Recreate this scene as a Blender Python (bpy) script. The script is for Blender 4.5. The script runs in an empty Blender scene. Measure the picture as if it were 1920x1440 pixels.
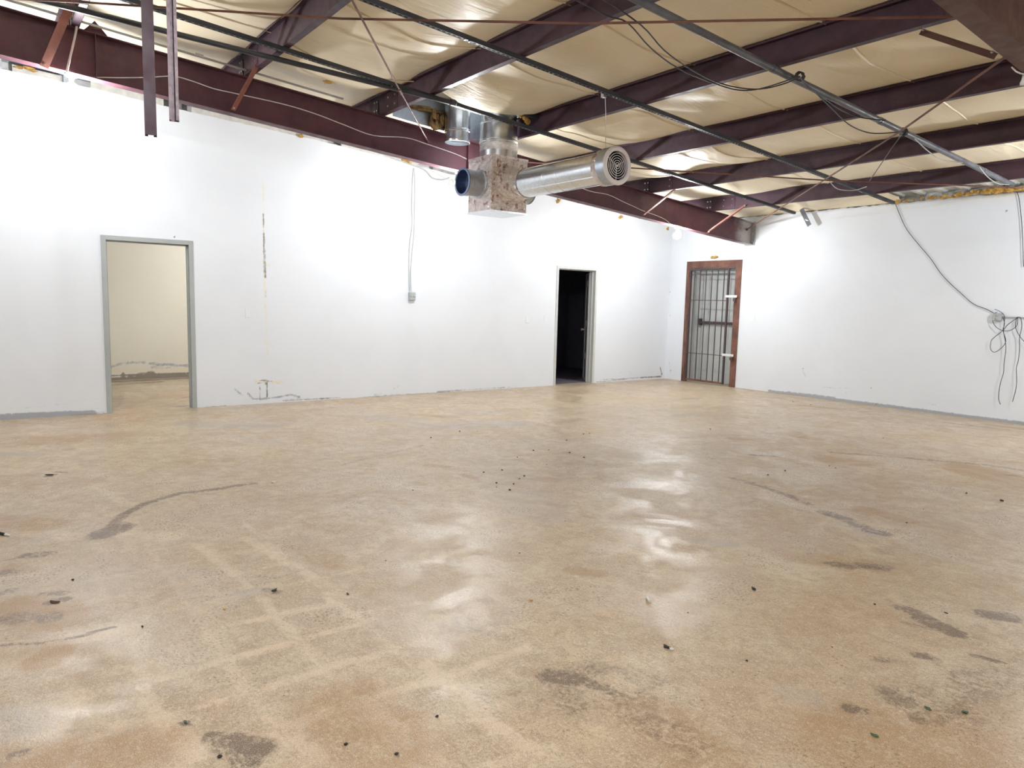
import bpy, math, random
import numpy as np
from mathutils import Vector, Matrix

# ------------------------------------------------------------------ camera, world, exposure
SC = bpy.context.scene
COL = SC.collection
F_PX, YAW, PITCH, ROLL = 1346.12, -0.9281, -0.1123, 0.0254
CAM = Vector((9.955, -11.408, 1.473))
_fwd = Vector((math.sin(YAW)*math.cos(PITCH), math.cos(YAW)*math.cos(PITCH), math.sin(PITCH)))
_r = Vector((math.cos(YAW), -math.sin(YAW), 0)); _u = _r.cross(_fwd)
_R = _r*math.cos(ROLL) + _u*math.sin(ROLL); _U = -_r*math.sin(ROLL) + _u*math.cos(ROLL)
cam_data = bpy.data.cameras.new('camera'); cam = bpy.data.objects.new('camera', cam_data); COL.objects.link(cam)
cam_data.sensor_width = 36; cam_data.lens = 36*F_PX/1920; cam_data.clip_start = .05
cam.matrix_world = Matrix(((_R.x, _U.x, -_fwd.x, CAM.x), (_R.y, _U.y, -_fwd.y, CAM.y), (_R.z, _U.z, -_fwd.z, CAM.z), (0, 0, 0, 1)))
SC.camera = cam
w = bpy.data.worlds.new('world'); SC.world = w; w.use_nodes = True
w.node_tree.nodes['Background'].inputs[0].default_value = (.02, .02, .022, 1)
w.node_tree.nodes['Background'].inputs[1].default_value = 1
vs = SC.view_settings
vs.view_transform = 'Standard'; vs.look = 'None'; vs.gamma = 1; vs.exposure = 0.90; vs.use_curve_mapping = False
BULB = 520.0          # bulb glow
BULB_COLOR = (.955, .98, 1.0)


def ray(px, py):
    return _fwd + _R*((px-960)/F_PX) - _U*((py-720)/F_PX)


def onp(px, py, n, c):
    n = Vector(n); d = ray(px, py); t = (c - n.dot(CAM))/n.dot(d)
    return CAM + d*t


def fl(px, py, z=0): return onp(px, py, (0, 0, 1), z)
def fw(px, py, y=0): return onp(px, py, (0, 1, 0), y)
def lw(px, py, x=0): return onp(px, py, (1, 0, 0), x)


SL = .0825                       # roof slope, falls toward the far wall (y = 0)
def zt(y): return 3.03 - SL*y    # top of the rafters = underside of the purlins
PD = .215                        # purlin depth


# ------------------------------------------------------------------ helpers
class MB:
    def __init__(s): s.v = []; s.f = []; s.sm = []
    def add(s, v, f, smooth=False):
        o = len(s.v); s.v += [tuple(p) for p in v]; s.f += [tuple(i+o for i in q) for q in f]; s.sm += [smooth]*len(f); return s
    def box(s, a, b):
        x0, y0, z0 = a; x1, y1, z1 = b
        return s.add([(x0,y0,z0),(x1,y0,z0),(x1,y1,z0),(x0,y1,z0),(x0,y0,z1),(x1,y0,z1),(x1,y1,z1),(x0,y1,z1)],
                     [(0,3,2,1),(4,5,6,7),(0,1,5,4),(1,2,6,5),(2,3,7,6),(3,0,4,7)])
    def bar(s, p, q, w, h, up=(0,0,1)):
        p = Vector(p); q = Vector(q); d = (q-p).normalized(); up = Vector(up)
        a = d.cross(up).normalized(); b = a.cross(d).normalized(); a *= w/2; b *= h/2
        v = [p-a-b, p+a-b, p+a+b, p-a+b, q-a-b, q+a-b, q+a+b, q-a+b]
        return s.add(v, [(0,3,2,1),(4,5,6,7),(0,1,5,4),(1,2,6,5),(2,3,7,6),(3,0,4,7)])
    def tube(s, pts, r, n=8, caps=True):
        pts = [Vector(p) for p in pts]; m = len(pts); vv = []; a = None
        for i, p in enumerate(pts):
            d = (pts[min(i+1, m-1)] - pts[max(i-1, 0)]).normalized()
            if a is None:
                a = d.cross(Vector((0,0,1)) if abs(d.z) < .9 else Vector((1,0,0))).normalized()
            else:
                a = (a - d*a.dot(d)).normalized()
            b = d.cross(a); rr = r[i] if isinstance(r, (list, tuple)) else r
            vv += [p + a*(rr*math.cos(2*math.pi*k/n)) + b*(rr*math.sin(2*math.pi*k/n)) for k in range(n)]
        ff = [(i*n+k, i*n+(k+1) % n, (i+1)*n+(k+1) % n, (i+1)*n+k) for i in range(m-1) for k in range(n)]
        s.add(vv, ff, True)
        if caps: s.add(vv[:n], [tuple(range(n))[::-1]]); s.add(vv[-n:], [tuple(range(n))])
        return s
    def lathe(s, c, axis, prof, n=32, smooth=True):
        """prof: list of (distance along axis, radius)"""
        c = Vector(c); d = Vector(axis).normalized()
        a = d.cross(Vector((0,0,1)) if abs(d.z) < .9 else Vector((1,0,0))).normalized(); b = d.cross(a)
        if n >= 24:                                 # crisp folds between profile steps, round the other way
            for p0, p1 in zip(prof[:-1], prof[1:]):
                vv = [c + d*t + a*(r*math.cos(2*math.pi*k/n)) + b*(r*math.sin(2*math.pi*k/n)) for t, r in (p0, p1) for k in range(n)]
                s.add(vv, [(k, (k+1) % n, n+(k+1) % n, n+k) for k in range(n)], smooth)
            return s
        vv = [c + d*t + a*(r*math.cos(2*math.pi*k/n)) + b*(r*math.sin(2*math.pi*k/n)) for t, r in prof for k in range(n)]
        ff = [(i*n+k, i*n+(k+1) % n, (i+1)*n+(k+1) % n, (i+1)*n+k) for i in range(len(prof)-1) for k in range(n)]
        return s.add(vv, ff, smooth)
    def build(s, name, m, parent=None):
        me = bpy.data.meshes.new(name); me.from_pydata(s.v, [], s.f)
        me.polygons.foreach_set('use_smooth', s.sm); me.update(); me.materials.append(m)
        o = bpy.data.objects.new(name, me); COL.objects.link(o)
        if parent: o.parent = parent
        return o


def bevel(o, wdt=.004, seg=2):
    m = o.modifiers.new('edge', 'BEVEL'); m.width = wdt; m.segments = seg; m.limit_method = 'ANGLE'; return o


def tag(o, label=None, cat=None, group=None, kind=None):
    if label: o['label'] = label
    if cat: o['category'] = cat
    if group: o['group'] = group
    if kind: o['kind'] = kind
    return o


def empty(name, label, cat, group=None):
    o = bpy.data.objects.new(name, None); COL.objects.link(o); return tag(o, label, cat, group)


def grid(name, xs, ys, fn, m, keep=None, parent=None, smooth=True):
    """rectilinear sheet; fn(u array, v array) -> Nx3; keep(uc, vc) bool per cell"""
    U, V = np.meshgrid(xs, ys); co = fn(U.ravel(), V.ravel()).astype(np.float32)
    nx, ny = len(xs), len(ys)
    i = (np.arange(ny-1)[:, None]*nx + np.arange(nx-1)[None, :])
    q = np.stack([i, i+1, i+nx+1, i+nx], -1).reshape(-1, 4)
    if keep is not None:
        uc, vc = np.meshgrid((xs[1:]+xs[:-1])/2, (ys[1:]+ys[:-1])/2); q = q[keep(uc.ravel(), vc.ravel())]
    me = bpy.data.meshes.new(name); me.vertices.add(len(co)); me.vertices.foreach_set('co', co.ravel())
    me.loops.add(q.size); me.loops.foreach_set('vertex_index', q.ravel().astype(np.int32))
    me.polygons.add(len(q)); me.polygons.foreach_set('loop_start', (np.arange(len(q))*4).astype(np.int32))
    me.polygons.foreach_set('loop_total', np.full(len(q), 4, np.int32))
    me.update(calc_edges=True); me.polygons.foreach_set('use_smooth', np.full(len(q), smooth))
    me.materials.append(m)
    o = bpy.data.objects.new(name, me); COL.objects.link(o)
    if parent: o.parent = parent
    return o, U.ravel(), V.ravel()


def paint(o, name, u, v, strokes):
    """stain masks: strokes = (points in the surface's own metres, half width, strength)"""
    acc = np.zeros(len(u), np.float32)
    for pts, wd, st in strokes:
        P = np.array([(p[0], p[1]) for p in pts], float)
        if len(P) == 1: P = np.vstack([P, P+1e-4])
        lo = P.min(0)-wd*1.6; hi = P.max(0)+wd*1.6
        s = np.nonzero((u > lo[0]) & (u < hi[0]) & (v > lo[1]) & (v < hi[1]))[0]
        if not len(s): continue
        d = np.full(len(s), 1e9)
        for a, b in zip(P[:-1], P[1:]):
            ab = b-a; t = np.clip(((u[s]-a[0])*ab[0]+(v[s]-a[1])*ab[1])/max(ab@ab, 1e-9), 0, 1)
            d = np.minimum(d, np.hypot(u[s]-a[0]-t*ab[0], v[s]-a[1]-t*ab[1]))
        k = np.clip(1.5 - d/wd, 0, 1); k = k*k*(3-2*k)*st
        acc[s] = np.maximum(acc[s], k)
    at = o.data.attributes.new(name, 'FLOAT', 'POINT'); at.data.foreach_set('value', acc)


# ------------------------------------------------------------------ materials
class NT:
    def __init__(s, name):
        s.m = bpy.data.materials.new(name); s.m.use_nodes = True; s.t = s.m.node_tree
        s.b = s.t.nodes['Principled BSDF']; s.co = s.t.nodes.new('ShaderNodeTexCoord').outputs['Object']
    def n(s, typ, **k):
        x = s.t.nodes.new('ShaderNode'+typ)
        for a, b in k.items(): setattr(x, a, b)
        return x
    def val(s, sock, v):
        if isinstance(v, bpy.types.NodeSocket): s.t.links.new(v, sock)
        elif v is not None: sock.default_value = (*v, 1) if isinstance(v, (tuple, list)) and len(v) == 3 and sock.type == 'RGBA' else v
    def noise(s, scale, detail=4, rough=.55, dist=0, vec=None):
        x = s.n('TexNoise'); s.t.links.new(vec or s.co, x.inputs['Vector'])
        x.inputs['Scale'].default_value = scale; x.inputs['Detail'].default_value = detail
        x.inputs['Roughness'].default_value = rough; x.inputs['Distortion'].default_value = dist
        return x.outputs['Fac']
    def mapping(s, scale=(1,1,1), rot=(0,0,0)):
        x = s.n('Mapping'); s.t.links.new(s.co, x.inputs['Vector']); x.inputs['Scale'].default_value = scale; x.inputs['Rotation'].default_value = rot
        return x.outputs[0]
    def ramp(s, f, a, b, va=0.0, vb=1.0):
        x = s.n('MapRange'); x.interpolation_type = 'SMOOTHSTEP'
        s.val(x.inputs[0], f)
        for i, q in enumerate((a, b, va, vb)): x.inputs[i+1].default_value = q
        return x.outputs[0]
    def math(s, op, a, b=None):
        x = s.n('Math', operation=op); s.val(x.inputs[0], a); s.val(x.inputs[1], b); return x.outputs[0]
    def mix(s, f, a, b, mode='MIX'):
        x = s.n('Mix', data_type='RGBA', blend_type=mode)
        s.val(x.inputs[0], f); s.val(x.inputs[6], a); s.val(x.inputs[7], b); return x.outputs[2]
    def attr(s, name):
        x = s.n('Attribute'); x.attribute_name = name; return x.outputs['Fac']
    def bump(s, h, strength=.2, dist=.01):
        x = s.n('Bump'); s.val(x.inputs['Height'], h); x.inputs['Strength'].default_value = strength; x.inputs['Distance'].default_value = dist
        s.t.links.new(x.outputs[0], s.b.inputs['Normal']); return x
    def set(s, color=None, rough=None, metal=None, spec=None):
        s.val(s.b.inputs['Base Color'], color); s.val(s.b.inputs['Roughness'], rough)
        s.val(s.b.inputs['Metallic'], metal); s.val(s.b.inputs['Specular IOR Level'], spec); return s.m


def simple(name, c, rough=.5, metal=0.0, var=.15, scale=12, bump=0.0, spec=.5, c2=None):
    t = NT(name); f = t.ramp(t.noise(scale, 5), .3, .7)
    d = c2 or tuple(x*(1-var) for x in c)
    if bump: t.bump(t.noise(scale*4, 4), bump)
    return t.set(t.mix(f, c, d), rough, metal, spec)


def mat_floor():
    t = NT('concrete_floor')
    big = t.noise(.55, 5, .6, .6); mid = t.noise(2.6, 6, .68, 1.2); small = t.noise(13, 5, .72, .8); fine = t.noise(75, 4, .7); speck = t.noise(240, 2, .7)
    a = t.mix(t.ramp(big, .40, .60), (.560, .480, .350), (.520, .455, .375))
    a = t.mix(t.ramp(mid, .36, .62, 0, .75), a, (.440, .340, .250))
    a = t.mix(t.ramp(t.noise(1.7, 6, .68, 1.6), .49, .66, 0, .60), a, (.655, .595, .495))
    a = t.mix(t.ramp(t.noise(4.5, 5, .7, 1.5), .52, .68, 0, .50), a, (.62, .50, .34))
    a = t.mix(t.ramp(t.noise(6.5, 5, .72, 1.0, t.mapping((1, 1, 1), (0, 0, 1.1))), .50, .66, 0, .45), a, (.34, .255, .185))
    a = t.mix(t.ramp(small, .47, .62, 0, .58), a, (.36, .265, .185))
    a = t.mix(t.ramp(small, .46, .32, 0, .35), a, (.70, .61, .50))
    a = t.mix(t.ramp(fine, .53, .64, 0, .55), a, (.78, .68, .56))
    a = t.mix(t.ramp(fine, .47, .36, 0, .65), a, (.29, .215, .15))
    brk = t.math('ADD', t.math('MULTIPLY', t.noise(9, 5, .75, 1.0), .8), t.math('MULTIPLY', t.noise(48, 4, .75), .8))
    def mask(attr, lo, hi, amt):
        m = t.attr(attr); k = t.math('ADD', m, t.math('MULTIPLY', t.math('SUBTRACT', brk, .80), 2.8))
        k = t.ramp(k, lo, hi, 0, 1); return t.math('MULTIPLY', t.math('MULTIPLY', k, t.ramp(m, 0, .5)), amt)
    a = t.mix(mask('ghost', .05, 1.0, .62), a, (.76, .655, .545))
    a = t.mix(mask('rust', -.1, .80, .80), a, (.37, .235, .120))
    a = t.mix(mask('grey', 0, .9, .62), a, (.39, .375, .39))
    a = t.mix(t.math('MULTIPLY', mask('dark', .05, .95, .92), t.ramp(brk, .60, .84, .50, 1.0)), a, (.125, .083, .060))
    v = t.n('TexVoronoi'); t.t.links.new(t.co, v.inputs['Vector']); v.inputs['Scale'].default_value = 70
    dots = t.math('MULTIPLY', t.ramp(v.outputs['Distance'], .20, .10), t.ramp(t.noise(5, 2), .47, .60))
    a = t.mix(t.math('MULTIPLY', dots, .6), a, (.17, .12, .09))
    v2 = t.n('TexVoronoi'); t.t.links.new(t.co, v2.inputs['Vector']); v2.inputs['Scale'].default_value = 95
    a = t.mix(t.math('MULTIPLY', t.ramp(v2.outputs['Distance'], .20, .10), t.ramp(t.noise(7, 2), .46, .58, 0, .6)), a, (.86, .80, .70))
    a = t.mix(t.ramp(speck, .52, .64, 0, .45), a, (.80, .72, .61))
    a = t.mix(t.ramp(speck, .47, .38, 0, .45), a, (.27, .20, .15))
    rough = t.math('ADD', t.ramp(t.noise(1.9, 4, .65, .8), .38, .60, .24, .46), t.math('MULTIPLY', t.ramp(fine, .3, .7), .14))
    t.bump(t.math('ADD', t.math('MULTIPLY', fine, .6), small), .16, .010)
    a = t.mix(1.0, a, (.98, .945, .865), 'MULTIPLY')
    return t.set(a, rough, 0, .6)


def mat_wall(name, base, dirt=True):
    t = NT(name)
    a = t.mix(t.ramp(t.noise(1.1, 5, .6, .4), .35, .7), base, tuple(x*.965 for x in base))
    if dirt:
        fine = t.noise(16, 5, .7, .6)
        def mask(attr, amt, lo=.25, hi=.95):
            m = t.attr(attr); k = t.math('ADD', m, t.math('MULTIPLY', t.math('SUBTRACT', fine, .5), 1.6))
            return t.math('MULTIPLY', t.math('MULTIPLY', t.ramp(k, lo, hi), t.ramp(m, .02, .25)), amt)
        a = t.mix(mask('yellow', .55), a, (.80, .66, .34))
        a = t.mix(mask('grey', .85), a, (.33, .35, .40))
        a = t.mix(mask('dark', .80), a, (.16, .13, .10))
    t.bump(t.noise(22, 4), .05, .01)
    return t.set(a, .42, 0, .35)


def mat_steel(name, c, c2, rough=.5, overspray=False):
    t = NT(name)
    a = t.mix(t.ramp(t.noise(3.5, 8, .65), .35, .68), c, c2)
    a = t.mix(t.ramp(t.noise(45, 4, .6), .62, .78, 0, .35), a, tuple(min(1, x*2.1+.02) for x in c))
    if overspray:                                # wall paint blown over the beam's end
        sx = t.n('SeparateXYZ'); t.t.links.new(t.co, sx.inputs[0])
        k = t.math('ADD', sx.outputs[1], t.math('MULTIPLY', t.noise(5, 4), .5))
        a = t.mix(t.ramp(k, -.30, .12, 0, .75), a, (.62, .60, .58))
    return t.set(a, t.ramp(t.noise(9, 4), .3, .7, rough-.08, rough+.12), 0, .4)


def mat_vinyl():
    t = NT('vinyl_insulation')
    a = t.mix(t.ramp(t.noise(.8, 4), .35, .7), (.90, .81, .63), (.85, .75, .56))
    wr = t.noise(3.2, 5, .6, .8, t.mapping((3.5, .55, 1), (0, 0, .25)))
    wr2 = t.noise(7, 5, .6, 1.5, t.mapping((2.2, .5, 1), (0, 0, -.5)))
    h = t.math('ADD', t.math('MULTIPLY', wr, 1.0), t.math('MULTIPLY', t.math('MULTIPLY', wr2, t.ramp(t.noise(.9, 2), .42, .62)), .8))
    t.bump(h, .30, .04)
    return t.set(a, .46, 0, .28)


def mat_metal(name, c, rough, crinkle=0.0, spangle=True, brown=None, thr=.50):
    t = NT(name)
    v = t.n('TexVoronoi'); t.t.links.new(t.co, v.inputs['Vector']); v.inputs['Scale'].default_value = 45
    a = t.mix(t.ramp(v.outputs['Color'], .2, .8, 0, .4), c, tuple(x*.72 for x in c)) if spangle else c
    if brown:
        a = t.mix(t.ramp(t.noise(9, 6, .7, 1.0), thr, thr+.10, 0, .78), a, brown)
    if crinkle:
        t.bump(t.math('ADD', t.noise(22, 5, .7, 2.5), t.math('MULTIPLY', t.noise(60, 3, .6, 1), .4)), crinkle, .02)
    else:
        t.bump(t.noise(5, 2), .03, .01)
    return t.set(a, rough, 1.0, .5)


M = {}
M['floor'] = mat_floor()
M['wall'] = mat_wall('white_wall_paint', (.775, .815, .875))
M['wall_plain'] = mat_wall('plain_wall_paint', (.80, .83, .87), False)
M['cream'] = mat_wall('cream_wall_paint', (.80, .765, .66))
M['darkroom'] = simple('room_shade_paint', (.17, .15, .20), .7)  # the second room's lack of light is put into this colour
M['board'] = simple('drywall_core', (.66, .65, .63), .8, var=.2)
M['rafter'] = mat_steel('oxide_rafter', (.122, .046, .056), (.080, .030, .043), overspray=True)
M['rafter_near'] = mat_steel('brown_rafter', (.120, .055, .040), (.085, .036, .030))
M['purlin'] = mat_steel('oxide_purlin', (.072, .034, .050), (.048, .023, .036))
M['brace'] = mat_steel('oxide_brace', (.30, .12, .09), (.20, .075, .06))
M['strut'] = mat_steel('dark_strut', (.050, .052, .062), (.030, .031, .038), .4)
M['pipe'] = mat_steel('grey_pipe', (.16, .165, .19), (.09, .09, .11), .4)
M['rod'] = mat_steel('rusty_rod', (.20, .085, .06), (.11, .05, .04), .6)
M['vinyl'] = mat_vinyl()
M['seam'] = simple('vinyl_seam', (.86, .75, .54), .4, var=.08)
M['galv'] = mat_metal('galvanized_steel', (.80, .83, .86), .27)
M['galv_dull'] = mat_metal('dull_galvanized', (.50, .55, .62), .40)
M['foil'] = mat_metal('crinkled_foil', (.86, .80, .78), .11, crinkle=.8, spangle=False, brown=(.36, .15, .12), thr=.53)  # brown patches put brownish reflections into the foil colour
M['foil_band'] = mat_metal('printed_foil_band', (.78, .76, .76), .18, crinkle=.6, spangle=False, brown=(.55, .07, .05), thr=.57)
M['flare_metal'] = mat_metal('flare_tinted_steel', (.26, .32, .48), .35)  # bluish cast of lens flare put into the steel colour
M['grille'] = simple('grille_enamel', (.74, .68, .68), .4, var=.06)
M['void'] = simple('opening_shade', (.008, .008, .010), 1.0, spec=0.0)  # near-black colour painting the shade inside openings
M['frame_grey'] = simple('grey_door_frame', (.40, .43, .43), .4, var=.06)
M['frame_pale'] = simple('pale_door_frame', (.58, .60, .59), .4, var=.05)
M['door_pale'] = simple('pale_door_paint', (.62, .64, .64), .4, var=.05)
M['black'] = simple('black_inset', (.012, .012, .014), .5)
M['rust'] = mat_steel('rusty_angle_frame', (.22, .105, .075), (.11, .05, .04), .65)
M['bars'] = mat_steel('gate_bars', (.060, .050, .055), (.10, .055, .05), .5)
M['reveal'] = simple('reveal_grey_paint', (.50, .53, .53), .5, var=.1, scale=5)
M['white_plastic'] = simple('white_plastic', (.80, .80, .78), .35, var=.04)
M['box_grey'] = simple('grey_box', (.42, .45, .46), .45, var=.12)
M['cable_grey'] = simple('grey_cable', (.50, .52, .53), .5)
M['cable_white'] = simple('white_cable', (.85, .82, .80), .45)
M['cable_black'] = simple('black_cable', (.03, .03, .034), .5)
M['bolt'] = simple('bright_bolt', (.75, .74, .76), .3, 1.0)
M['deck'] = simple('roof_deck_steel', (.86, .88, .85), .45, var=.1)
M['fibre'] = simple('yellow_fibre', (.72, .47, .12), .95, var=.45, scale=20, bump=.6, c2=(.42, .22, .06))
M['tan_fibre'] = simple('tan_fibre', (.46, .28, .13), .95, var=.5, scale=20, bump=.6)
M['leaf'] = simple('dry_leaf', (.13, .07, .04), .8)
M['dark_bit'] = simple('dark_scrap', (.035, .03, .03), .7)
M['green_bit'] = simple('green_scrap', (.09, .13, .085), .7)
M['paper'] = simple('paper_white', (.85, .84, .82), .7)
M['orange'] = simple('orange_scrap', (.62, .36, .12), .8)
_b = NT('bulb_glow'); _b.b.inputs['Emission Color'].default_value = (*BULB_COLOR, 1); _b.b.inputs['Emission Strength'].default_value = BULB; _b.m.use_nodes = True
M['bulb'] = _b.set((.9, .9, .9), .5)
_b = NT('weak_bulb_glow'); _b.b.inputs['Emission Color'].default_value = (1, .97, .92, 1); _b.b.inputs['Emission Strength'].default_value = 330
M['bulb_weak'] = _b.set((.9, .9, .9), .5)
_b = NT('wall_bulb_glow'); _b.b.inputs['Emission Color'].default_value = (*BULB_COLOR, 1); _b.b.inputs['Emission Strength'].default_value = 500
M['bulb_wall'] = _b.set((.9, .9, .9), .5)

# ------------------------------------------------------------------ floor
def rng(*segs):
    out = []
    for a, b, st in segs: out += list(np.arange(a, b-1e-6, st))
    out.append(segs[-1][1]); return np.array(out)

xs = rng((-4, 0, .05), (0, 4.5, .035), (4.5, 10.2, .02), (10.2, 16, .3))
ys = rng((-17, -12, .3), (-12, -7.5, .02), (-7.5, 0.5, .035))
floor, fu, fv = grid('floor', xs, ys, lambda u, v: np.stack([u, v, np.zeros_like(u)], 1), M['floor'])
tag(floor, kind='structure')
def S(pts, wd, st): return ([fl(*p)[:2] for p in pts], wd, st)
paint(floor, 'dark', fu, fv, [
    S([(475,906),(400,918),(335,925),(270,945),(232,965),(210,985)], .035, .85), S([(222,990),(190,1003)], .085, 1.0), S([(228,978),(255,985)], .02, .6),
    S([(52,1042),(88,1038)], .05, .75), S([(15,1050),(50,1043)], .02, .5), S([(0,1075),(25,1072)], .05, .6), S([(95,1130),(120,1124)], .03, 1.2), S([(85,1113),(118,1112)], .03, .7),
    S([(20,1160),(90,1158)], .07, .6), S([(0,1112),(20,1108)], .04, .6),
    S([(1035,1268),(1075,1272)], .06, .8), S([(1075,1270),(1110,1282),(1155,1300)], .03, 1.0), S([(1050,1290),(1075,1325)], .07, .45), S([(1080,1258),(1200,1270)], .10, .35),
    S([(1690,1140),(1725,1152)], .045, .8), S([(1735,1162),(1790,1186)], .055, 1.1), S([(1700,1170),(1830,1195)], .03, .4), S([(1850,1152),(1890,1157)], .06, 1.0),
    S([(1718,1228),(1748,1232)], .03, .9), S([(1828,1229),(1850,1235),(1875,1242)], .02, .9), S([(1640,1236),(1685,1240)], .03, .45),
    S([(1700,1310),(1790,1300),(1850,1272)], .12, .42), S([(1720,1330),(1800,1345)], .10, .36), S([(1590,1328),(1615,1332)], .03, .8),
    S([(1880,1265),(1920,1300)], .10, .33), S([(1720,1345),(1700,1300)], .05, .5),
    S([(400,1383),(425,1392)], .04, .75), S([(430,1395),(480,1402)], .06, .85), S([(450,1425),(465,1432)], .04, .8), S([(345,1355),(352,1356)], .018, .9),
    S([(860,1175),(945,1185)], .11, .30), S([(500,1106),(520,1110)], .03, .6), S([(90,893),(100,890)], .03, 1.2), S([(100,885),(125,886)], .02, .7),
    S([(215,891),(245,889)], .015, .6), S([(640,872),(720,852),(810,831)], .03, .45), S([(1430,913),(1530,950)], .04, .5),
    S([(1545,960),(1590,975),(1630,995),(1655,1000)], .06, .75), S([(1370,896),(1410,905)], .04, .6), S([(1400,905),(1480,928),(1495,938)], .03, .65),
    S([(1560,1057),(1590,1062)], .05, .7), S([(1610,1060),(1660,1064)], .05, .65), S([(1408,853),(1455,856)], .03, .7), S([(1880,890),(1915,893)], .03, .6),
    S([(1560,848),(1690,858),(1850,872),(1920,882)], .05, .55), S([(0,1210),(70,1206),(140,1195),(215,1175)], .012, .9),
    S([(560,1070),(520,1085),(470,1078)], .02, .4), S([(1180,1330),(1290,1395)], .10, .35), S([(1775,1310),(1920,1240)], .05, .3),
    S([(330,762),(362,760)], .05, 1.0), S([(320,752),(362,742)], .04, .6), S([(1770,792),(1890,806)], .035, .6), S([(1455,745),(1530,760)], .02, .6),
    S([(14,1420),(52,1408)], .012, .9), S([(1180,1305),(1250,1275)], .012, .5), S([(1000,1300),(1190,1310)], .12, .3),
    S([(-3.75+0,0)] if False else [(212,716),(355,709)], .07, 1.2), S([(215,722),(300,716)], .06, .8),
])
paint(floor, 'rust', fu, fv, [
    S([(20,1145),(90,1158)], .16, .9), S([(0,1215),(60,1200)], .2, .4), S([(100,1225),(80,1240)], .08, .75), S([(0,975),(90,985)], .14, .5), S([(0,1430),(90,1425)], .12, .6), S([(20,1065),(50,1070)], .06, .6),
    S([(200,1430),(270,1400)], .16, .5), S([(1375,822),(1430,824)], .09, .9), S([(1495,818),(1530,823)], .10, 1.0), S([(1430,812),(1500,815)], .12, .45), S([(1500,855),(1600,868)], .18, .65),
    S([(1820,880),(1920,905)], .26, .9), S([(1600,900),(1920,925)], .35, .3), S([(1620,955),(1700,975)], .09, .65), S([(1660,850),(1920,870)], .12, .35),
    S([(1500,1045),(1680,1065)], .12, .55), S([(955,890),(1030,900)], .10, .55), S([(775,905),(790,908)], .05, .8), S([(875,890),(885,895)], .06, .6), S([(805,872),(835,875)], .06, .6),
    S([(1075,1070),(1120,1075)], .06, .7), S([(330,868),(430,862)], .09, .45), S([(800,779),(850,782)], .10, .8), S([(1035,947),(1050,950)], .05, .6), S([(1100,968),(1110,970)], .03, .6),
    S([(0,830),(200,820)], .3, .45), S([(200,790),(350,735)], .5, .4), S([(0,900),(140,905)], .2, .35), S([(1200,1330),(1320,1420)], .16, .45), S([(1650,1400),(1900,1420)], .3, .5),
    S([(1500,760),(1620,772)], .06, .7), S([(1850,795),(1920,805)], .06, .8), S([(650,1320),(720,1390)], .2, .45), S([(1640,1085),(1900,1100)], .25, .3),
    S([(1050,1000),(1200,1010)], .2, .3), S([(560,1020),(620,1060)], .1, .4), S([(1520,1160),(1600,1140)], .3, .3), S([(1840,1340),(1920,1330)], .12, .45),
    S([(1200,1015),(1290,1030)], .08, .5), S([(1480,1010),(1560,1020)], .2, .3), S([(900,735),(1010,742)], .2, .3),
    S([(1120,715),(1250,712)], .12, .35), S([(1400,730),(1500,742)], .12, .5), S([(940,1230),(1000,1260)], .1, .3),
])
paint(floor, 'grey', fu, fv, [
    S([(350,795),(500,800)], .17, .85), S([(470,785),(540,795)], .1, .5), S([(450,820),(520,830)], .1, .5), S([(700,783),(780,788)], .18, .8), S([(800,800),(960,795)], .28, .75), S([(860,772),(960,775)], .2, .55), S([(720,812),(880,818)], .1, .5),
    S([(400,768),(560,757)], .06, .8), S([(700,743),(800,737)], .05, .5), S([(1160,733),(1240,737)], .14, .6), S([(1300,745),(1420,760)], .2, .4), S([(1220,770),(1300,778)], .15, .5),
    S([(1305,1012),(1370,1020)], .07, .85), S([(460,1112),(500,1105)], .05, .7), S([(1520,1310),(1480,1300)], .08, .4), S([(0,1350),(60,1360)], .1, .5), S([(570,1170),(580,1170)], .03, .3),
    S([(210,1080),(330,1090)], .25, .3), S([(1600,990),(1640,1000)], .08, .7), S([(1040,722),(1110,724)], .1, .7), S([(20,850),(60,853)], .1, .7), S([(930,870),(1010,960)], .3, .4), S([(1000,830),(1200,850)], .3, .35),
])
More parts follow.
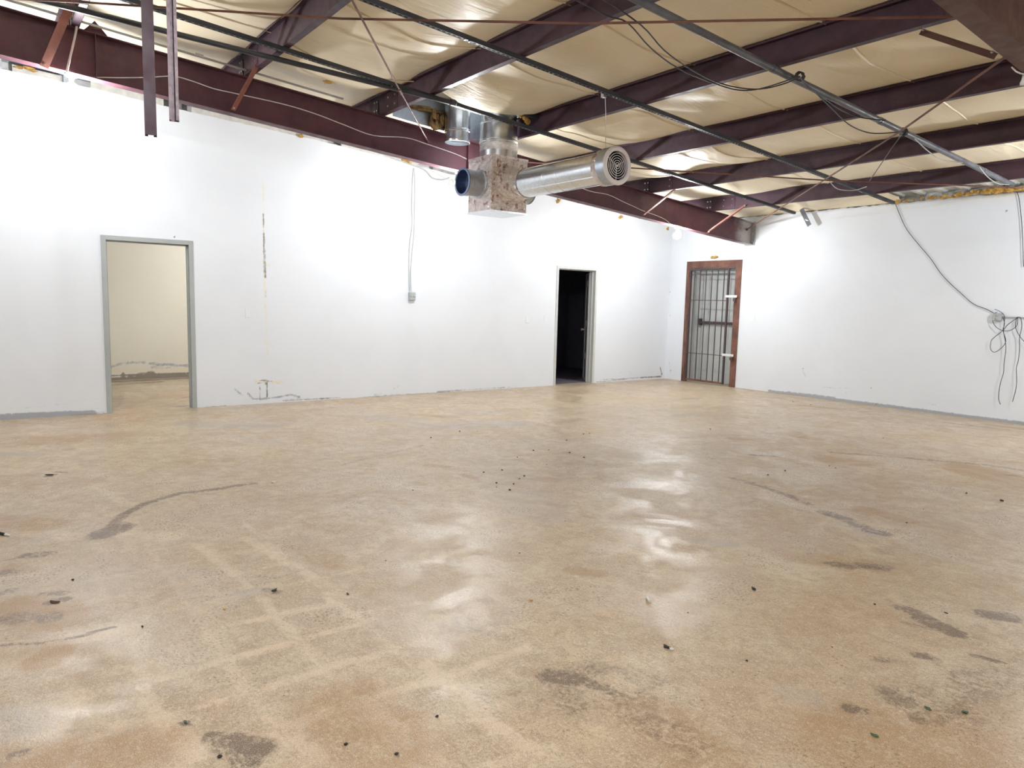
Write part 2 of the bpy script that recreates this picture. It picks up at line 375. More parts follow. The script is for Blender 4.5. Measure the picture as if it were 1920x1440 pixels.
paint(floor, 'ghost', fu, fv, [
    S([(470,1165),(540,1148),(628,1132)], .030, .9), S([(615,1122),(650,1145),(685,1167)], .025, .8), S([(700,1160),(650,1178),(580,1196)], .022, .75), S([(495,1125),(520,1160),(570,1210)], .032, .75),
    S([(640,1155),(790,1130)], .02, .5), S([(555,1204),(480,1222),(405,1243)], .030, .85), S([(400,1245),(300,1275)], .024, .65), S([(460,1008),(520,1045),(585,1080)], .035, .75), S([(585,1080),(640,1112)], .03, .5),
    S([(370,1022),(440,1078)], .032, .8), S([(280,1050),(290,1060)], .05, .4), S([(470,1300),(530,1280),(590,1262)], .028, .7), S([(590,1262),(640,1243),(700,1232)], .030, .8), S([(570,1205),(620,1245)], .022, .55),
    S([(425,1240),(460,1290),(500,1340),(540,1370)], .030, .6), S([(720,1302),(780,1283),(830,1275)], .032, .9), S([(825,1274),(890,1250),(985,1215)], .028, .8), S([(800,1245),(830,1275),(870,1300),(900,1340),(940,1370),(1000,1405)], .034, .85),
    S([(755,1225),(790,1250)], .022, .5), S([(690,1315),(730,1350),(770,1400)], .035, .7), S([(300,1345),(340,1385),(370,1415)], .045, .9), S([(220,1358),(290,1348)], .03, .6), S([(165,1308),(195,1290),(220,1282)], .02, .6),
    S([(270,1265),(275,1320),(300,1350)], .03, .55), S([(140,1300),(110,1350),(85,1375)], .05, .7), S([(60,1385),(110,1390)], .05, .6), S([(610,1335),(540,1365),(560,1400),(600,1420)], .04, .65), S([(840,1350),(800,1380)], .05, .6),
    S([(1010,1410),(900,1440)], .03, .55), S([(0,1215),(120,1200),(240,1180)], .06, .7), S([(0,1250),(90,1240)], .12, .6), S([(230,1000),(330,1005)], .08, .6), S([(60,1000),(160,1005)], .08, .5),
    S([(240,975),(250,990)], .05, .6), S([(360,1140),(390,1160)], .04, .5), S([(560,1060),(640,1075)], .04, .4), S([(20,1180),(160,1150)], .05, .35), S([(400,1150),(470,1140)], .03, .4), S([(640,1120),(600,1090)], .02, .5),
    S([(300,1240),(200,1260)], .05, .35), S([(640,1440),(760,1425)], .05, .4), S([(1450,1300),(1500,1320)], .08, .35), S([(760,1395),(850,1440)], .04, .45),
    *[([(7.04+.305*k+.01*math.sin(k*3), a_), (7.04+.305*k, b_)], .022, s_) for k, a_, b_, s_ in ((-6,-10.9,-9.9,.35),(-5,-10.9,-9.8,.4),(-4,-11.0,-9.9,.45),(-3,-11.1,-9.9,.42),(-2,-11.2,-9.8,.45),(-1,-11.2,-9.9,.3),(0,-11.3,-9.9,.4),(1,-11.3,-9.9,.5),(2,-11.3,-9.8,.5),(3,-11.0,-9.7,.45),(4,-10.8,-9.7,.35))],
    *[([(a_, -10.06-.3*k), (b_, -10.06-.3*k+.01)], .022, s_) for k, a_, b_, s_ in ((-1,5.5,8.2,.22),(0,5.2,8.4,.5),(1,5.2,8.2,.5),(2,5.3,8.2,.45),(3,5.6,8.0,.42),(4,6.0,7.8,.4))],
    S([(880,960),(980,1000)], .25, .35), S([(1010,905),(1150,915)], .2, .3), S([(560,720),(700,770)], .02, .1),
])

# ------------------------------------------------------------------ walls
DA = (-10.16, -9.12); DB = (-3.02, -2.02); HD = 2.16
def ztop(y): return 3.122 - .0706*y
random.seed(4)
jag = np.cumsum(np.random.RandomState(3).uniform(-1, 1, 400)); jag = (jag - np.linspace(jag[0], jag[-1], 400))*.0035
uy = rng((-17, -12, .3), (-12, 0, .02)); uz = rng((0, .9, .018), (.9, 3.0, .03), (3.0, 4.5, .5))
uz = np.unique(np.round(np.concatenate([uz[uz < 3.0]/3.0, [1.0]]), 5))
def f_left(u, v):
    top = ztop(u) + np.interp(u, np.linspace(-14, 0, 400), jag)*1.0
    lowpart = v*3.0
    z = np.where(lowpart < 2.6, lowpart, 2.6 + (lowpart-2.6)/.4*(top-2.6))
    return np.stack([np.zeros_like(u), u, z], 1)
wall_l, lu, lv = grid('wall_left', uy, uz, f_left, M['wall'],
                      keep=lambda u, v: ~((((u > DA[0]+.02) & (u < DA[1]-.02)) | ((u > DB[0]+.02) & (u < DB[1]-.02))) & (v*3 < HD-.02)))
tag(wall_l, kind='structure')
lz = lv*3.0
def L(pts, wd, st): return ([(lw(*p)[1], lw(*p)[2]) for p in pts], wd, st)
paint(wall_l, 'dark', lu, lz, [
    L([(494,400),(496,450),(496,470)], .008, .9), L([(495,440),(497,520)], .012, 1.0), L([(497,520),(498,560)], .006, .7),
    L([(488,714),(510,714)], .010, 1.0), L([(500,718),(501,745)], .008, 1.0), L([(497,717),(502,724)], .012, .9), L([(484,718),(492,717)], .008, .9), L([(487,722),(487,755)], .004, .7), L([(519,717),(522,720)], .008, .6),
    L([(380,763),(440,761),(560,754),(700,744),(850,734),(1035,722)], .004, .8), L([(570,750),(640,745)], .006, .6), L([(1118,716),(1245,709)], .004, .8), L([(0,786),(200,775)], .004, .7),
    L([(700,740),(715,738)], .01, .6), L([(1125,712),(1140,711)], .012, .6), L([(1150,712),(1175,711)], .010, .7), L([(1200,708),(1240,706)], .014, .8), L([(1238,690),(1241,702)], .02, .9),
    L([(735,730),(745,726),(752,718)], .005, .6), L([(327,443),(328,445)], .01, 1.0), L([(925,727),(960,725)], .01, .5),
])
paint(wall_l, 'grey', lu, lz, [
    L([(0,783),(60,779),(120,777),(175,775)], .038, 1.15), L([(145,776),(195,773)], .012, .7), L([(440,730),(450,738),(456,742)], .015, .75), L([(465,738),(475,748),(490,748),(520,745),(545,740),(562,745)], .016, .85),
    L([(530,751),(620,746)], .012, .8), L([(700,741),(760,737)], .008, .6), L([(820,735),(870,731)], .014, .9), L([(870,731),(1000,724)], .006, .6), L([(0,768),(100,760),(200,745)], .01, .35),
    L([(1125,712),(1240,706)], .016, .6), L([(1160,700),(1172,695),(1188,702)], .008, .45),
])
paint(wall_l, 'yellow', lu, lz, [
    L([(494,380),(497,560),(500,640),(503,680)], .014, .65), L([(490,492),(505,496)], .03, .5), L([(500,640),(510,650)], .03, .45), L([(480,716),(530,716)], .03, .6), L([(512,720),(513,745)], .01, .6), L([(532,715),(533,748)], .008, .5),
    L([(380,763),(620,749),(1030,723)], .014, .35), L([(1120,705),(1245,700)], .04, .3),
])
# back leaf of the stud wall, studs and top track seen over the ragged edge
def f_back(u, v): return np.stack([np.full_like(u, -.14), u, np.where(v < .5, v*2*HD, HD + (v-.5)*2*(zt(u)+PD-.01-HD))], 1)
uyb = np.unique(np.concatenate([np.linspace(-17, 0, 60), DA, DB]))
bb, _, _ = grid('back_board', uyb, np.array([0, .5, 1.0]), f_back, M['board'], keep=lambda u, v: ~((((u > DA[0]) & (u < DA[1])) | ((u > DB[0]) & (u < DB[1]))) & (v < .5)), parent=wall_l, smooth=False)
for i, y in enumerate(np.arange(-13.5, 0, .61)):
    m = MB(); h = zt(y)-.42+.02
    m.box((-.13, y-.018, 2.5), (-.015, y+.018, ztop(y)+.10)); m.build('stud', M['galv_dull'], wall_l)
def slanted(name, y0, y1, x0, x1, dz0, dz1, mat, parent=None, n=1, zf=ztop):
    m = MB(); v = []
    for y in np.linspace(y0, y1, n+1): v += [(x0, y, zf(y)+dz0), (x1, y, zf(y)+dz0), (x1, y, zf(y)+dz1), (x0, y, zf(y)+dz1)]
    f = [(0,1,2,3), (4*n, 4*n+3, 4*n+2, 4*n+1)]
    for i in range(n):
        for k in range(4): f.append((4*i+k, 4*i+4+k, 4*i+4+(k+1) % 4, 4*i+(k+1) % 4))
    m.add(v, f); return m.build(name, mat, parent)
slanted('top_track', -14, -.02, -.125, -.02, .09, .125, M['galv_dull'], wall_l)
# pale board strips left above the drywall edge
for y0, y1, dz in ((-10.95, -10.5, .055), (-10.2, -9.42, .075), (-9.1, -7.3, .06), (-7.1, -5.85, .055), (-5.2, -3.6, .06), (-3.4, -2.2, .05)):
    slanted('board_strip', y0, y1, -.012, -.002, -.03, dz, M['board'], wall_l)

ux = rng((0, 8, .025), (8, 16, .5)); uz2 = rng((0, 3.15, .025),)
DC = (.435, 1.72)
def f_far(u, v):
    r = np.random.RandomState(5).uniform(-1, 1, 200)
    j = np.interp(u, np.linspace(0, 9, 200), r)*.012
    return np.stack([u, np.zeros_like(u), np.where(v > 3.1, 3.14+j, v)], 1)
wall_f, gu, gv = grid('wall_far', ux, uz2, f_far, M['wall'], keep=lambda u, v: ~((u > DC[0]+.05) & (u < DC[1]-.05) & (v < 2.32)))
tag(wall_f, kind='structure')
def W(pts, wd, st): return ([(fw(*p)[0], fw(*p)[2]) for p in pts], wd, st)
random.seed(9)
strip = []
x = 2.45
while x < 7.6:
    ln = random.uniform(.15, .6); h = random.uniform(.022, .042)
    strip.append(([(x, .014), (x+ln, .014)], h, 1.1)); x += ln*random.choice((.9, 1.0, 1.0, 1.15))
paint(wall_f, 'grey', gu, gv, strip + [([(2.6, .015), (7.6, .015)], .026, 1.05), W([(1540,724),(1560,728),(1590,727)], .012, .5), W([(1505,695),(1510,705)], .018, .6), W([(1740,756),(1755,758)], .012, .7),
    W([(1255,680),(1258,700)], .02, .5), W([(1850,575),(1740,570),(1680,562)], .006, .3)])
paint(wall_f, 'dark', gu, gv, [W([(1505,691),(1506,693)], .008, .9), W([(1632,725),(1633,727)], .008, .9), W([(1585,735),(1588,736)], .012, .7), W([(1643,758),(1644,758)], .01, .9), W([(1886,395),(1888,395)], .008, 1.0), W([(1252,712),(1275,716)], .012, .8), W([(1255,548),(1256,548)], .012, .9), W([(1253,577),(1254,577)], .01, .7),
    W([(1256,592),(1256,593)], .009, .8), W([(1400,742),(1440,748),(1920,797)], .004, .8), W([(1384,735),(1386,738)], .01, .6), W([(1255,570),(1255,571)], .008, .8)])
paint(wall_f, 'yellow', gu, gv, [W([(1640,395),(1920,372)], .03, .35), W([(1268,440),(1300,470)], .1, .2), W([(1650,385),(1920,365)], .012, .7)])

def solid_wall(name, a, b, mat, **k):
    return tag(MB().box(a, b).build(name, mat), kind='structure')
solid_wall('wall_right', (16, -17, 0), (16.12, 0, 4.8), M['wall_plain'])
solid_wall('wall_back', (0, -17.12, 0), (16, -17, 4.8), M['wall_plain'])
# store room behind the open doorway
st = empty('wall_storeroom', None, None); tag(st, kind='structure')
o, su, sv = grid('wall_panel', np.arange(-12, -6.9, .03), np.arange(0, 2.66, .025), lambda u, v: np.stack([np.full_like(u, -3.85), u, v], 1), M['cream'], parent=st)
def R(pts, wd, st_): return ([(onp(*p, (1,0,0), -3.85)[1], onp(*p, (1,0,0), -3.85)[2]) for p in pts], wd, st_)
paint(o, 'grey', su, sv, [R([(208,688),(225,682),(250,680),(270,679)], .03, .6), R([(282,682),(300,683),(320,684),(352,686)], .03, .75), R([(283,689),(320,690)], .02, .6)])
paint(o, 'dark', su, sv, [R([(208,704),(240,704),(290,702),(355,700)], .018, 1.0), R([(208,711),(260,710),(300,708),(355,705)], .035, 1.1), R([(262,704),(280,702),(284,700)], .05, 1.0), R([(231,700),(232,710)], .02, 1.2), R([(282,706),(355,705)], .05, 1.0)])
paint(o, 'yellow', su, sv, [R([(208,695),(355,694)], .06, .5)])
for a, b in (((-3.9,-12.1,0), (-.14,-12,2.65)), ((-3.9,-6.9,0), (-.14,-6.8,2.65))):
    MB().box(a, b).build('wall_panel', M['wall_plain'], st)
tag(MB().box((-3.9,-12.1,2.65), (-.14,-6.8,2.72)).build('ceiling_storeroom', M['wall_plain']), kind='structure')
# unlit room behind the second doorway
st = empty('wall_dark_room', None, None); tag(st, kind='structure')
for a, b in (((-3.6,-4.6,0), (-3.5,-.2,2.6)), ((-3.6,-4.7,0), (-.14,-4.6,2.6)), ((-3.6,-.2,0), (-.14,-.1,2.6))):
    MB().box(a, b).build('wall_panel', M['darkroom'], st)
MB().box((-3.5,-4.6,.001), (-.14,-.2,.006)).build('floor_shade_sheet', M['darkroom'], st)  # dark sheet over the concrete, standing in for shade
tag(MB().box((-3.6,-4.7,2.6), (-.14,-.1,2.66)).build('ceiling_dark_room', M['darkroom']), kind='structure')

# ------------------------------------------------------------------ roof deck and insulation
YP = [-1.20 - 1.562*k for k in range(10)]
HOLE = lambda x, y: ((x > 4.5) & (y > -1.15)) | ((x > 1.95) & (x < 2.93) & (y > -7.28) & (y < -5.85))
_rs = np.random.RandomState(11)
_h = [( _rs.uniform(.4, 1.6), _rs.uniform(.6, 2.6), _rs.uniform(0, 6.3), _rs.uniform(0, 6.3)) for _ in range(9)]
def wav(x, y): return sum(math.sin(0) + np.sin(a*x + c + 1.3*np.sin(b*y + d)) for a, b, c, d in _h)/9
def f_roof(u, v):
    e = np.array([.12] + YP)                      # supports, descending y
    k = np.clip(np.searchsorted(-e, -v, side='right') - 1, 0, len(e)-2)
    t = np.clip((e[k]-v)/(e[k]-e[k+1]), 0, 1)
    bell = np.sin(np.pi*t)**.75
    near = np.exp(-((u-3.0)/1.3)**2)
    sag = .055 + .05*wav(u, v*1.7+3) + near*(.05 + .07*np.sin(u*4.2+k*2.0)) + .012*np.sin(u*9 + 3*np.sin(v*3))*(wav(u*2, v) > 0)
    sag = np.clip(sag, .01, .22)
    z = zt(v) + PD + .012 - bell*sag
    z = np.where(v > -.10, np.minimum(z, 3.20 - (v+.10)*.5), z)
    return np.stack([u, v, z], 1)
xr = rng((-.14, 1.9, .12), (1.9, 8.5, .03), (8.5, 16, .2)); yr = rng((-17, -12.2, .2), (-12.2, 0.0, .03))
ceil, _, _ = grid('ceiling', xr, yr, f_roof, M['vinyl'], keep=lambda u, v: ~HOLE(u, v))
tag(ceil, kind='structure')
xr2 = np.arange(-4, -.13, .2)
# seams of the facing: thin welted tabs that run down the slope between purlins
for sx in np.arange(2.75, 8.6, 1.28):
    for k in range(7):
        y0, y1 = YP[k]+.02, YP[k+1]+.08
        tt = np.linspace(0, 1, 12); yy = y0 + (y1-y0)*tt; xx = np.full(12, sx) + .02*np.sin(yy*3+sx)
        if any(HOLE(np.array([x_]), np.array([y_]))[0] for x_, y_ in zip(xx, yy)): continue
        P = f_roof(xx, yy); m = MB(); v = []
        for p in P: v += [(p[0]-.012, p[1], p[2]-.002), (p[0]+.004, p[1], p[2]-.012), (p[0]+.012, p[1], p[2]-.002)]
        m.add(v, [(3*i+j, 3*i+j+1, 3*i+j+4, 3*i+j+3) for i in range(11) for j in range(2)]); m.build('seam_tab', M['seam'], ceil)
# ribbed deck over the bay where the facing is torn away
m = MB(); prof = []
for x in np.arange(4.2, 8.4, .305):
    prof += [(x, 0), (x+.20, 0), (x+.22, -.028), (x+.285, -.028)]
v = []
for y in (.1, -1.35):
    v += [(px_, y, zt(y)+PD+.034+dz) for px_, dz in prof]
n = len(prof); m.add(v, [(i, i+1, n+i+1, n+i) for i in range(n-1)])
tag(m.build('roof_deck', M['deck']), kind='structure')
solid_wall('trim_1', (-.14, .14, 2.9), (16, .2, 3.55), M['deck'])

# ------------------------------------------------------------------ rafters
def rafter(name, xc, y0, y1, mat, label, cat='beam', end=True):
    e = empty(name, label, cat)
    zb = lambda y: 2.632 - .0812*y
    def slab(nm, x0, x1, a, b, za, zb2):
        m = MB(); v = [(x0,a,za(a)),(x1,a,za(a)),(x1,a,zb2(a)),(x0,a,zb2(a)),(x0,b,za(b)),(x1,b,za(b)),(x1,b,zb2(b)),(x0,b,zb2(b))]
        m.add(v, [(0,3,2,1),(4,5,6,7),(0,1,5,4),(1,2,6,5),(2,3,7,6),(3,0,4,7)]); return m.build(nm, mat, e)
    slab('web', xc-.004, xc+.004, y0, y1, lambda y: zb(y)+.01, lambda y: zt(y)-.01)
    slab('bottom_flange', xc-.070, xc+.070, y0, y1, lambda y: zb(y), lambda y: zb(y)+.012)
    slab('top_flange', xc-.085, xc+.085, y0, y1, lambda y: zt(y)-.012, lambda y: zt(y)-.001)
    if end:
        m = MB().box((xc-.10, y0, zb(y0)-.01), (xc+.10, y0+.016, zt(y0)+.01)); o = m.build('end_plate', M['frame_grey'], e); tag(o, 'grey bolted end plate')
        for zz in (.06, .20, .34):
            for sx in (-.06, .06): MB().lathe((xc+sx, y0, zb(y0)+zz), (0,-1,0), [(0,0),(0,.014),(.012,.014),(.012,0)], 6, False).build('bolt', M['bolt'], e)
    for yy in (-10.38,):
        for sx in (1, -1):
            m = MB(); a = xc+sx*.005; b = xc+sx*.082
            m.add([(a,yy-.004,zb(yy)+.012),(b,yy-.004,zb(yy)+.012),(b,yy-.004,zt(yy)-.012),(a,yy-.004,zt(yy)-.012),(a,yy+.004,zb(yy)+.012),(b,yy+.004,zb(yy)+.012),(b,yy+.004,zt(yy)-.012),(a,yy+.004,zt(yy)-.012)],
                  [(0,3,2,1),(4,5,6,7),(0,1,5,4),(1,2,6,5),(2,3,7,6),(3,0,4,7)]); m.build('stiffener', mat, e)
    if xc < 3:
        yy = -10.38; m = MB(); z0 = zt(yy)
        m.add([(1.93,yy-.10,z0),(1.93,yy+.10,z0),(1.93,yy,z0+.11),(1.90,yy-.10,z0),(1.90,yy+.10,z0),(1.90,yy,z0+.11)], [(0,1,2),(3,5,4),(0,3,4,1),(1,4,5,2),(2,5,3,0)])
        m.build('gusset', mat, e)
        for ys_ in (-6.18,):
            m = MB(); m.box((xc+.004, ys_-.003, zb(ys_)+.02), (xc+.05, ys_+.003, zt(ys_)-.02)); m.build('stiffener', mat, e)
    return e
rafter('steel_rafter', 1.86, -.02, -16.9, M['rafter'], 'dark red rafter beam along the top of the long white wall with three doorways below')
rafter('steel_rafter', 8.02, -.02, -16.9, M['rafter_near'], 'brown rafter beam crossing the upper corner, nearer than all purlin ends')

# ------------------------------------------------------------------ purlins
NAMES = ['maroon purlin at the top of the white end wall over torn yellow insulation', 'second maroon purlin out from the white end wall', 'third maroon purlin from the end wall, just above the round grille',
         'maroon purlin beside the wide riser duct, fourth from the end wall', 'maroon purlin crossing over the elbow of the capped pipe',
         'maroon purlin with a long shadowed lap above the two dark bars', 'maroon purlin above the pale flange brace by the first lamp', 'maroon purlin one bay beyond the first lamp']
bolt_me = None
for k in range(8):
    y = YP[k]; z0 = zt(y)
    e = empty('roof_purlin', NAMES[k], 'purlin', 'dark maroon roof purlins')
    x0, x1 = .2, 15.9
    m = MB()
    m.box((x0, y-.0015, z0), (x1, y+.0015, z0+PD)); m.build('web', M['purlin'], e)
    m = MB(); m.box((x0, y, z0), (x1, y+.065, z0+.003)); m.box((x0, y+.062, z0), (x1, y+.065, z0+.020)); m.build('bottom_flange', M['purlin'], e)
    m = MB(); m.box((x0, y-.065, z0+PD-.003), (x1, y, z0+PD)); m.box((x0, y-.065, z0+PD-.02), (x1, y-.062, z0+PD)); m.build('top_flange', M['purlin'], e)
    for xc in (1.85, 8.02):
        w_ = .52
        m = MB(); m.box((xc-w_, y-.006, z0+.004), (xc+w_, y-.0015, z0+PD-.004)); m.box((xc-w_, y-.006, z0+.003), (xc-w_+.004, y-.001, z0+PD)); m.build('lap_splice', M['purlin'], e)
        m = MB(); m.box((xc-.05, y-.013, z0+.001), (xc+.05, y-.006, z0+.17)); m.build('clip', M['purlin'], e)
        for dx in (-.47, -.03, .03, .30, .47):
            for dz in (.055, .155):
                if dx == .30 and k % 2: continue
                if bolt_me is None:
                    b = MB().lathe((0,0,0), (0,-1,0), [(0,0),(0,.011),(.010,.011),(.010,0)], 6, False).build('bolt', M['bolt'], e); bolt_me = b.data
                else:
                    b = bpy.data.objects.new('bolt', bolt_me); COL.objects.link(b); b.parent = e
                b.location = (xc+dx, y-(.013 if abs(dx) < .05 else .006), z0+dz)

# flange braces: angles from the rafters' bottom flanges up to the purlins
def brace(p, q, label, mat='brace', wd=.04):
    e = empty('flange_brace', label, 'brace', 'flange braces')
    p = Vector(p); q = Vector(q); d = (q-p).normalized(); a = d.cross(Vector((0,1,0))).normalized()
    MB().bar(p, q, .004, wd, (0,1,0) if abs(d.y) < .9 else (0,0,1)).build('angle_leg', M[mat], e)
    off = Vector((0, wd/2, 0)); MB().bar(p+off+a*(wd/2), q+off+a*(wd/2), wd, .004, (0,1,0)).build('angle_leg', M[mat], e)
    for s, t in ((p, .03), (q, -.03)):
        MB().lathe(s+d*t, (0,-1,0), [(-.004,0),(-.004,.011),(.012,.011),(.012,0)], 6, False).build('bolt', M['bolt'], e)
    return e
brace((1.95,-1.335,2.745), (2.61,-1.215,3.16), 'orange-lit short angle brace over the barred gate, last one before the end wall')
brace((1.95,-2.92,2.895), (2.44,-2.78,3.24), 'pale angle brace rising from the rafter beside the lamp near the end wall')
brace((1.95,-9.144,3.40), (2.36,-8.99,3.83), 'dark red angle brace on the rafter between the hanging channels and the duct', wd=.045)
brace((1.95,-10.80,3.49), (2.30,-10.60,3.99), 'wide pinkish angle brace hanging over the rafter above the first lamp', wd=.07)
brace((7.94,-6.117,3.13), (7.357,-5.90,3.49), 'brown angle brace from the brown crossing beam up to a purlin', 'rafter_near', .036)

# ------------------------------------------------------------------ struts, pipes, rods
def strut(pts, label):
    e = empty('strut_channel', label, 'strut channel')
    p, q = [Vector(a) for a in pts]; d = (q-p).normalized()
    m = MB(); m.bar(p+Vector((0,0,-.018)), q+Vector((0,0,-.018)), .041, .003)
    for s in (-1, 1):
        o = Vector((s*.0195, 0, 0)); m.bar(p+o, q+o, .0025, .041); m.bar(p+Vector((s*.014,0,.019)), q+Vector((s*.014,0,.019)), .011, .003)
    m.build('channel', M['strut'], e)
    m = MB(); ln = (q-p).length; t = .1
    while t < ln-.05:
        c = p + d*t + Vector((0,0,-.0197)); m.bar(c-d*.014, c+d*.014, .012, .001); t += .05
    o = m.build('slots', M['void'], e); tag(o, kind='stuff')  # black bars painted in for the shaded holes
    rs = random.Random(int(p.x*100))
    for i in range(int(ln/1.2)):
        t = rs.uniform(.3, ln-.3)
        for dt in (0, .045): MB().lathe(p + d*(t+dt) + Vector((0,0,-.02)), (0,0,-1), [(0,0),(0,.007),(.005,.007),(.005,0)], 6, False).build('bolt', M['bolt'], e)
    return e
Y1 = -13.5
def sp(x, y, dz=-.022): return (x, y, zt(y)+dz)
strut([sp(3.09,Y1), sp(3.07,-.56)], 'dark slotted strut channel passing in front of the vertical round ducts')
strut([sp(4.61,Y1), sp(4.69,-.62)], 'dark slotted strut channel that the duct hanger wire is tied to')
e = empty('conduit_pipe', 'grey round pipe under the purlins with black cable looped around it', 'pipe')
MB().tube([sp(6.12,-13.5,-.035), sp(6.19,-5.7,-.035), sp(6.33,-1.05,-.035)], .030, 14).build('pipe_run', M['pipe'], e)
for yy, xx in ((-5.95, 6.188), (-4.2, 6.235), (-1.9, 6.304)): MB().tube([sp(xx, yy, -.035), sp(xx+.002, yy+.07, -.035)], .0335, 14).build('coupling', M['pipe'], e)
e = empty('capped_pipe', 'dark round pipe lying beside the slotted channel, ending in an elbow near the ducts', 'pipe')
pts = [Vector(sp(2.05,-13.4,-.045)), Vector(sp(2.54,-10.72,-.045)), Vector(sp(3.165,-7.24,-.045))]
MB().tube(pts, .026, 12).build('pipe_run', M['strut'], e)
q = pts[-1]; MB().tube([q, q+Vector((.005,.04,0)), q+Vector((-.03,.07,.01)), q+Vector((-.09,.075,.02))], .033, 12).build('elbow', M['strut'], e)

def rod(pts, r, label, mat='rod', extra=None):
    e = empty('brace_rod', label, 'rod'); MB().tube(pts, r, 8).build('rod_bar', M[mat], e)
    for p, q in ((Vector(pts[0]), Vector(pts[1])), (Vector(pts[-1]), Vector(pts[-2]))):
        d = (q-p).normalized(); MB().tube([p-d*.01, p+d*.03], r*2.2, 6).build('hex_nut', M[mat], e)
    if extra is not None: MB().tube([Vector(extra[0]), Vector(extra[1])], r*1.8, 8).build('turnbuckle', M[mat], e)
    return e
rod([(1.9,-11.85,3.86), (2.78,-10.778,3.815), (4.335,-8.976,3.671), (5.741,-7.642,3.561), (7.542,-6.203,3.442), (7.98,-5.87,3.41)], .0095, 'long rusty brace rod crossing the whole ceiling near its top edge')
rod([(7.99,-11.6,3.83), (4.818,-9.103,3.631), (3.332,-7.927,3.534), (1.87,-6.75,3.44)], .0085, 'thin brace rod slanting down to the dark red rafter just before the ducts', extra=((3.36,-7.95,3.536), (3.26,-7.87,3.528)))
rod([(7.99,-5.62,3.35), (7.692,-5.349,3.321), (6.426,-4.146,3.222), (1.87,-.14,2.90)], .0095, 'rusty brace rod running from the brown beam to the end of the red rafter')
rod([(1.87,-5.72,3.36), (3.188,-4.489,3.25), (4.835,-2.758,3.108), (6.493,-1.3,3.0), (7.95,-.1,2.93)], .0085, 'dark brace rod passing behind the round ceiling grille toward the end wall')

def channel_hang(p, top, label, mat, wd, dep, open_dir):
    e = empty('hanging_channel', label, 'steel channel', 'hanging steel channels')
    x, y, z = p; m = MB(); t = .004
    d = Vector((CAM.x-x, CAM.y-y, 0)).normalized(); a = Vector((-d.y, d.x, 0))
    def plate(c, n1, w1, n2, w2):
        c = Vector(c); v = []
        for zz in (z, top):
            for s1, s2 in ((-1,-1),(1,-1),(1,1),(-1,1)):
                q = c + n1*(s1*w1/2) + n2*(s2*w2/2); v.append((q.x, q.y, zz))
        m.add(v, [(0,3,2,1),(4,5,6,7),(0,1,5,4),(1,2,6,5),(2,3,7,6),(3,0,4,7)])
    c = Vector((x, y, 0)); plate(c, a, wd, d, t)
    for s in (-1, 1):
        plate(c + a*(s*(wd/2-t/2)) - d*(open_dir*dep/2), a, t, d, dep)
        plate(c + a*(s*(wd/2-.008)) - d*(open_dir*dep), a, .016, d, t)
    m.build('channel', mat, e)
    m = MB(); m.bar((x, y-.07, top-.01), (x, y+.07, top-.01), .08, .006); m.build('top_plate', mat, e)
    return e
channel_hang((5.427,-10.574,2.352), zt(-10.57)+.0, 'longer dark steel channel hanging down against the white wall', M['purlin'], .060, .045, 1)
channel_hang((5.497,-10.466,2.429), zt(-10.47)+.0, 'shorter galvanized purple-grey channel hanging next to the darker one', simple('worn_channel', (.20,.15,.17), .45, .3, .4, 30), .050, .04, -1)

# ------------------------------------------------------------------ ducts
d = empty('air_duct', 'shiny round air duct run hanging off a foil-wrapped plenum box with round grille', 'duct')
bx0, bx1, by0, by1, bz0, bz1 = 2.31, 2.80, -6.43, -5.90, 2.56, 3.21
def crinkled(u0, u1, v0, v1, fn, name, mat, n=30):
    o, _, _ = grid(name, np.linspace(u0, u1, n), np.linspace(v0, v1, n), fn, mat, parent=d, smooth=False); return o
def wob(u, v, s, amp):
    r = np.random.RandomState(s).uniform(-1, 1, len(u)); e = np.minimum(np.minimum(u-u.min(), u.max()-u), np.minimum(v-v.min(), v.max()-v))
    return amp*r*(e > .01) + .004*np.sin(u*41+3*np.sin(v*33))*(e > .01)
crinkled(by0, by1, bz0, bz1, lambda u, v: np.stack([bx1+wob(u,v,1,.0055), u, v], 1), 'foil_side', M['foil'])
crinkled(bx0, bx1, bz0, bz1, lambda u, v: np.stack([u, by0-wob(u,v,2,.0018), v], 1), 'speckled_side', M['foil'])
MB().box((bx0, by0+.012, bz0+.002), (bx1-.012, by1, bz1-.002)).build('plenum_core', M['galv'], d)
m = MB(); v = [(bx0-.012,by0-.012,bz0),(bx1+.012,by0-.012,bz0),(bx1+.012,by1+.012,bz0),(bx0-.012,by1+.012,bz0)]
m.box((bx0-.010, by0-.010, bz0-.006), (bx1+.010, by1+.010, bz0+.012)); cx_, cy_ = (bx0+bx1)/2, (by0+by1)/2
m.add([(bx0,by0,bz0-.006),(bx1,by0,bz0-.006),(bx1,by1,bz0-.006),(bx0,by1,bz0-.006),(cx_,cy_,bz0-.016)], [(0,4,1),(1,4,2),(2,4,3),(3,4,0)])
m.build('bottom_pan', M['galv'], d)
MB().box((bx0-.008, by0-.008, bz1-.02), (bx1+.008, by1+.008, bz1+.006)).build('foil_tape', M['foil'], d)
tc = Vector((bx1, -6.155, 2.872)); R_ = .165
prof = [(.0,R_+.045),(.05,R_+.03),(.12,R_+.012),(.20,R_+.004),(.27,R_+.002)]
m = MB()
n = 40; vv = []; rs = random.Random(3)
for i in range(9):
    t = i/8*.34
    for k in range(n):
        r = R_ + .004 + .062*(1-i/8)**1.6 + rs.uniform(-.011, .009)*(i < 8)
        a = 2*math.pi*k/n; vv.append((tc.x+t, tc.y+r*math.cos(a), tc.z+r*math.sin(a)))
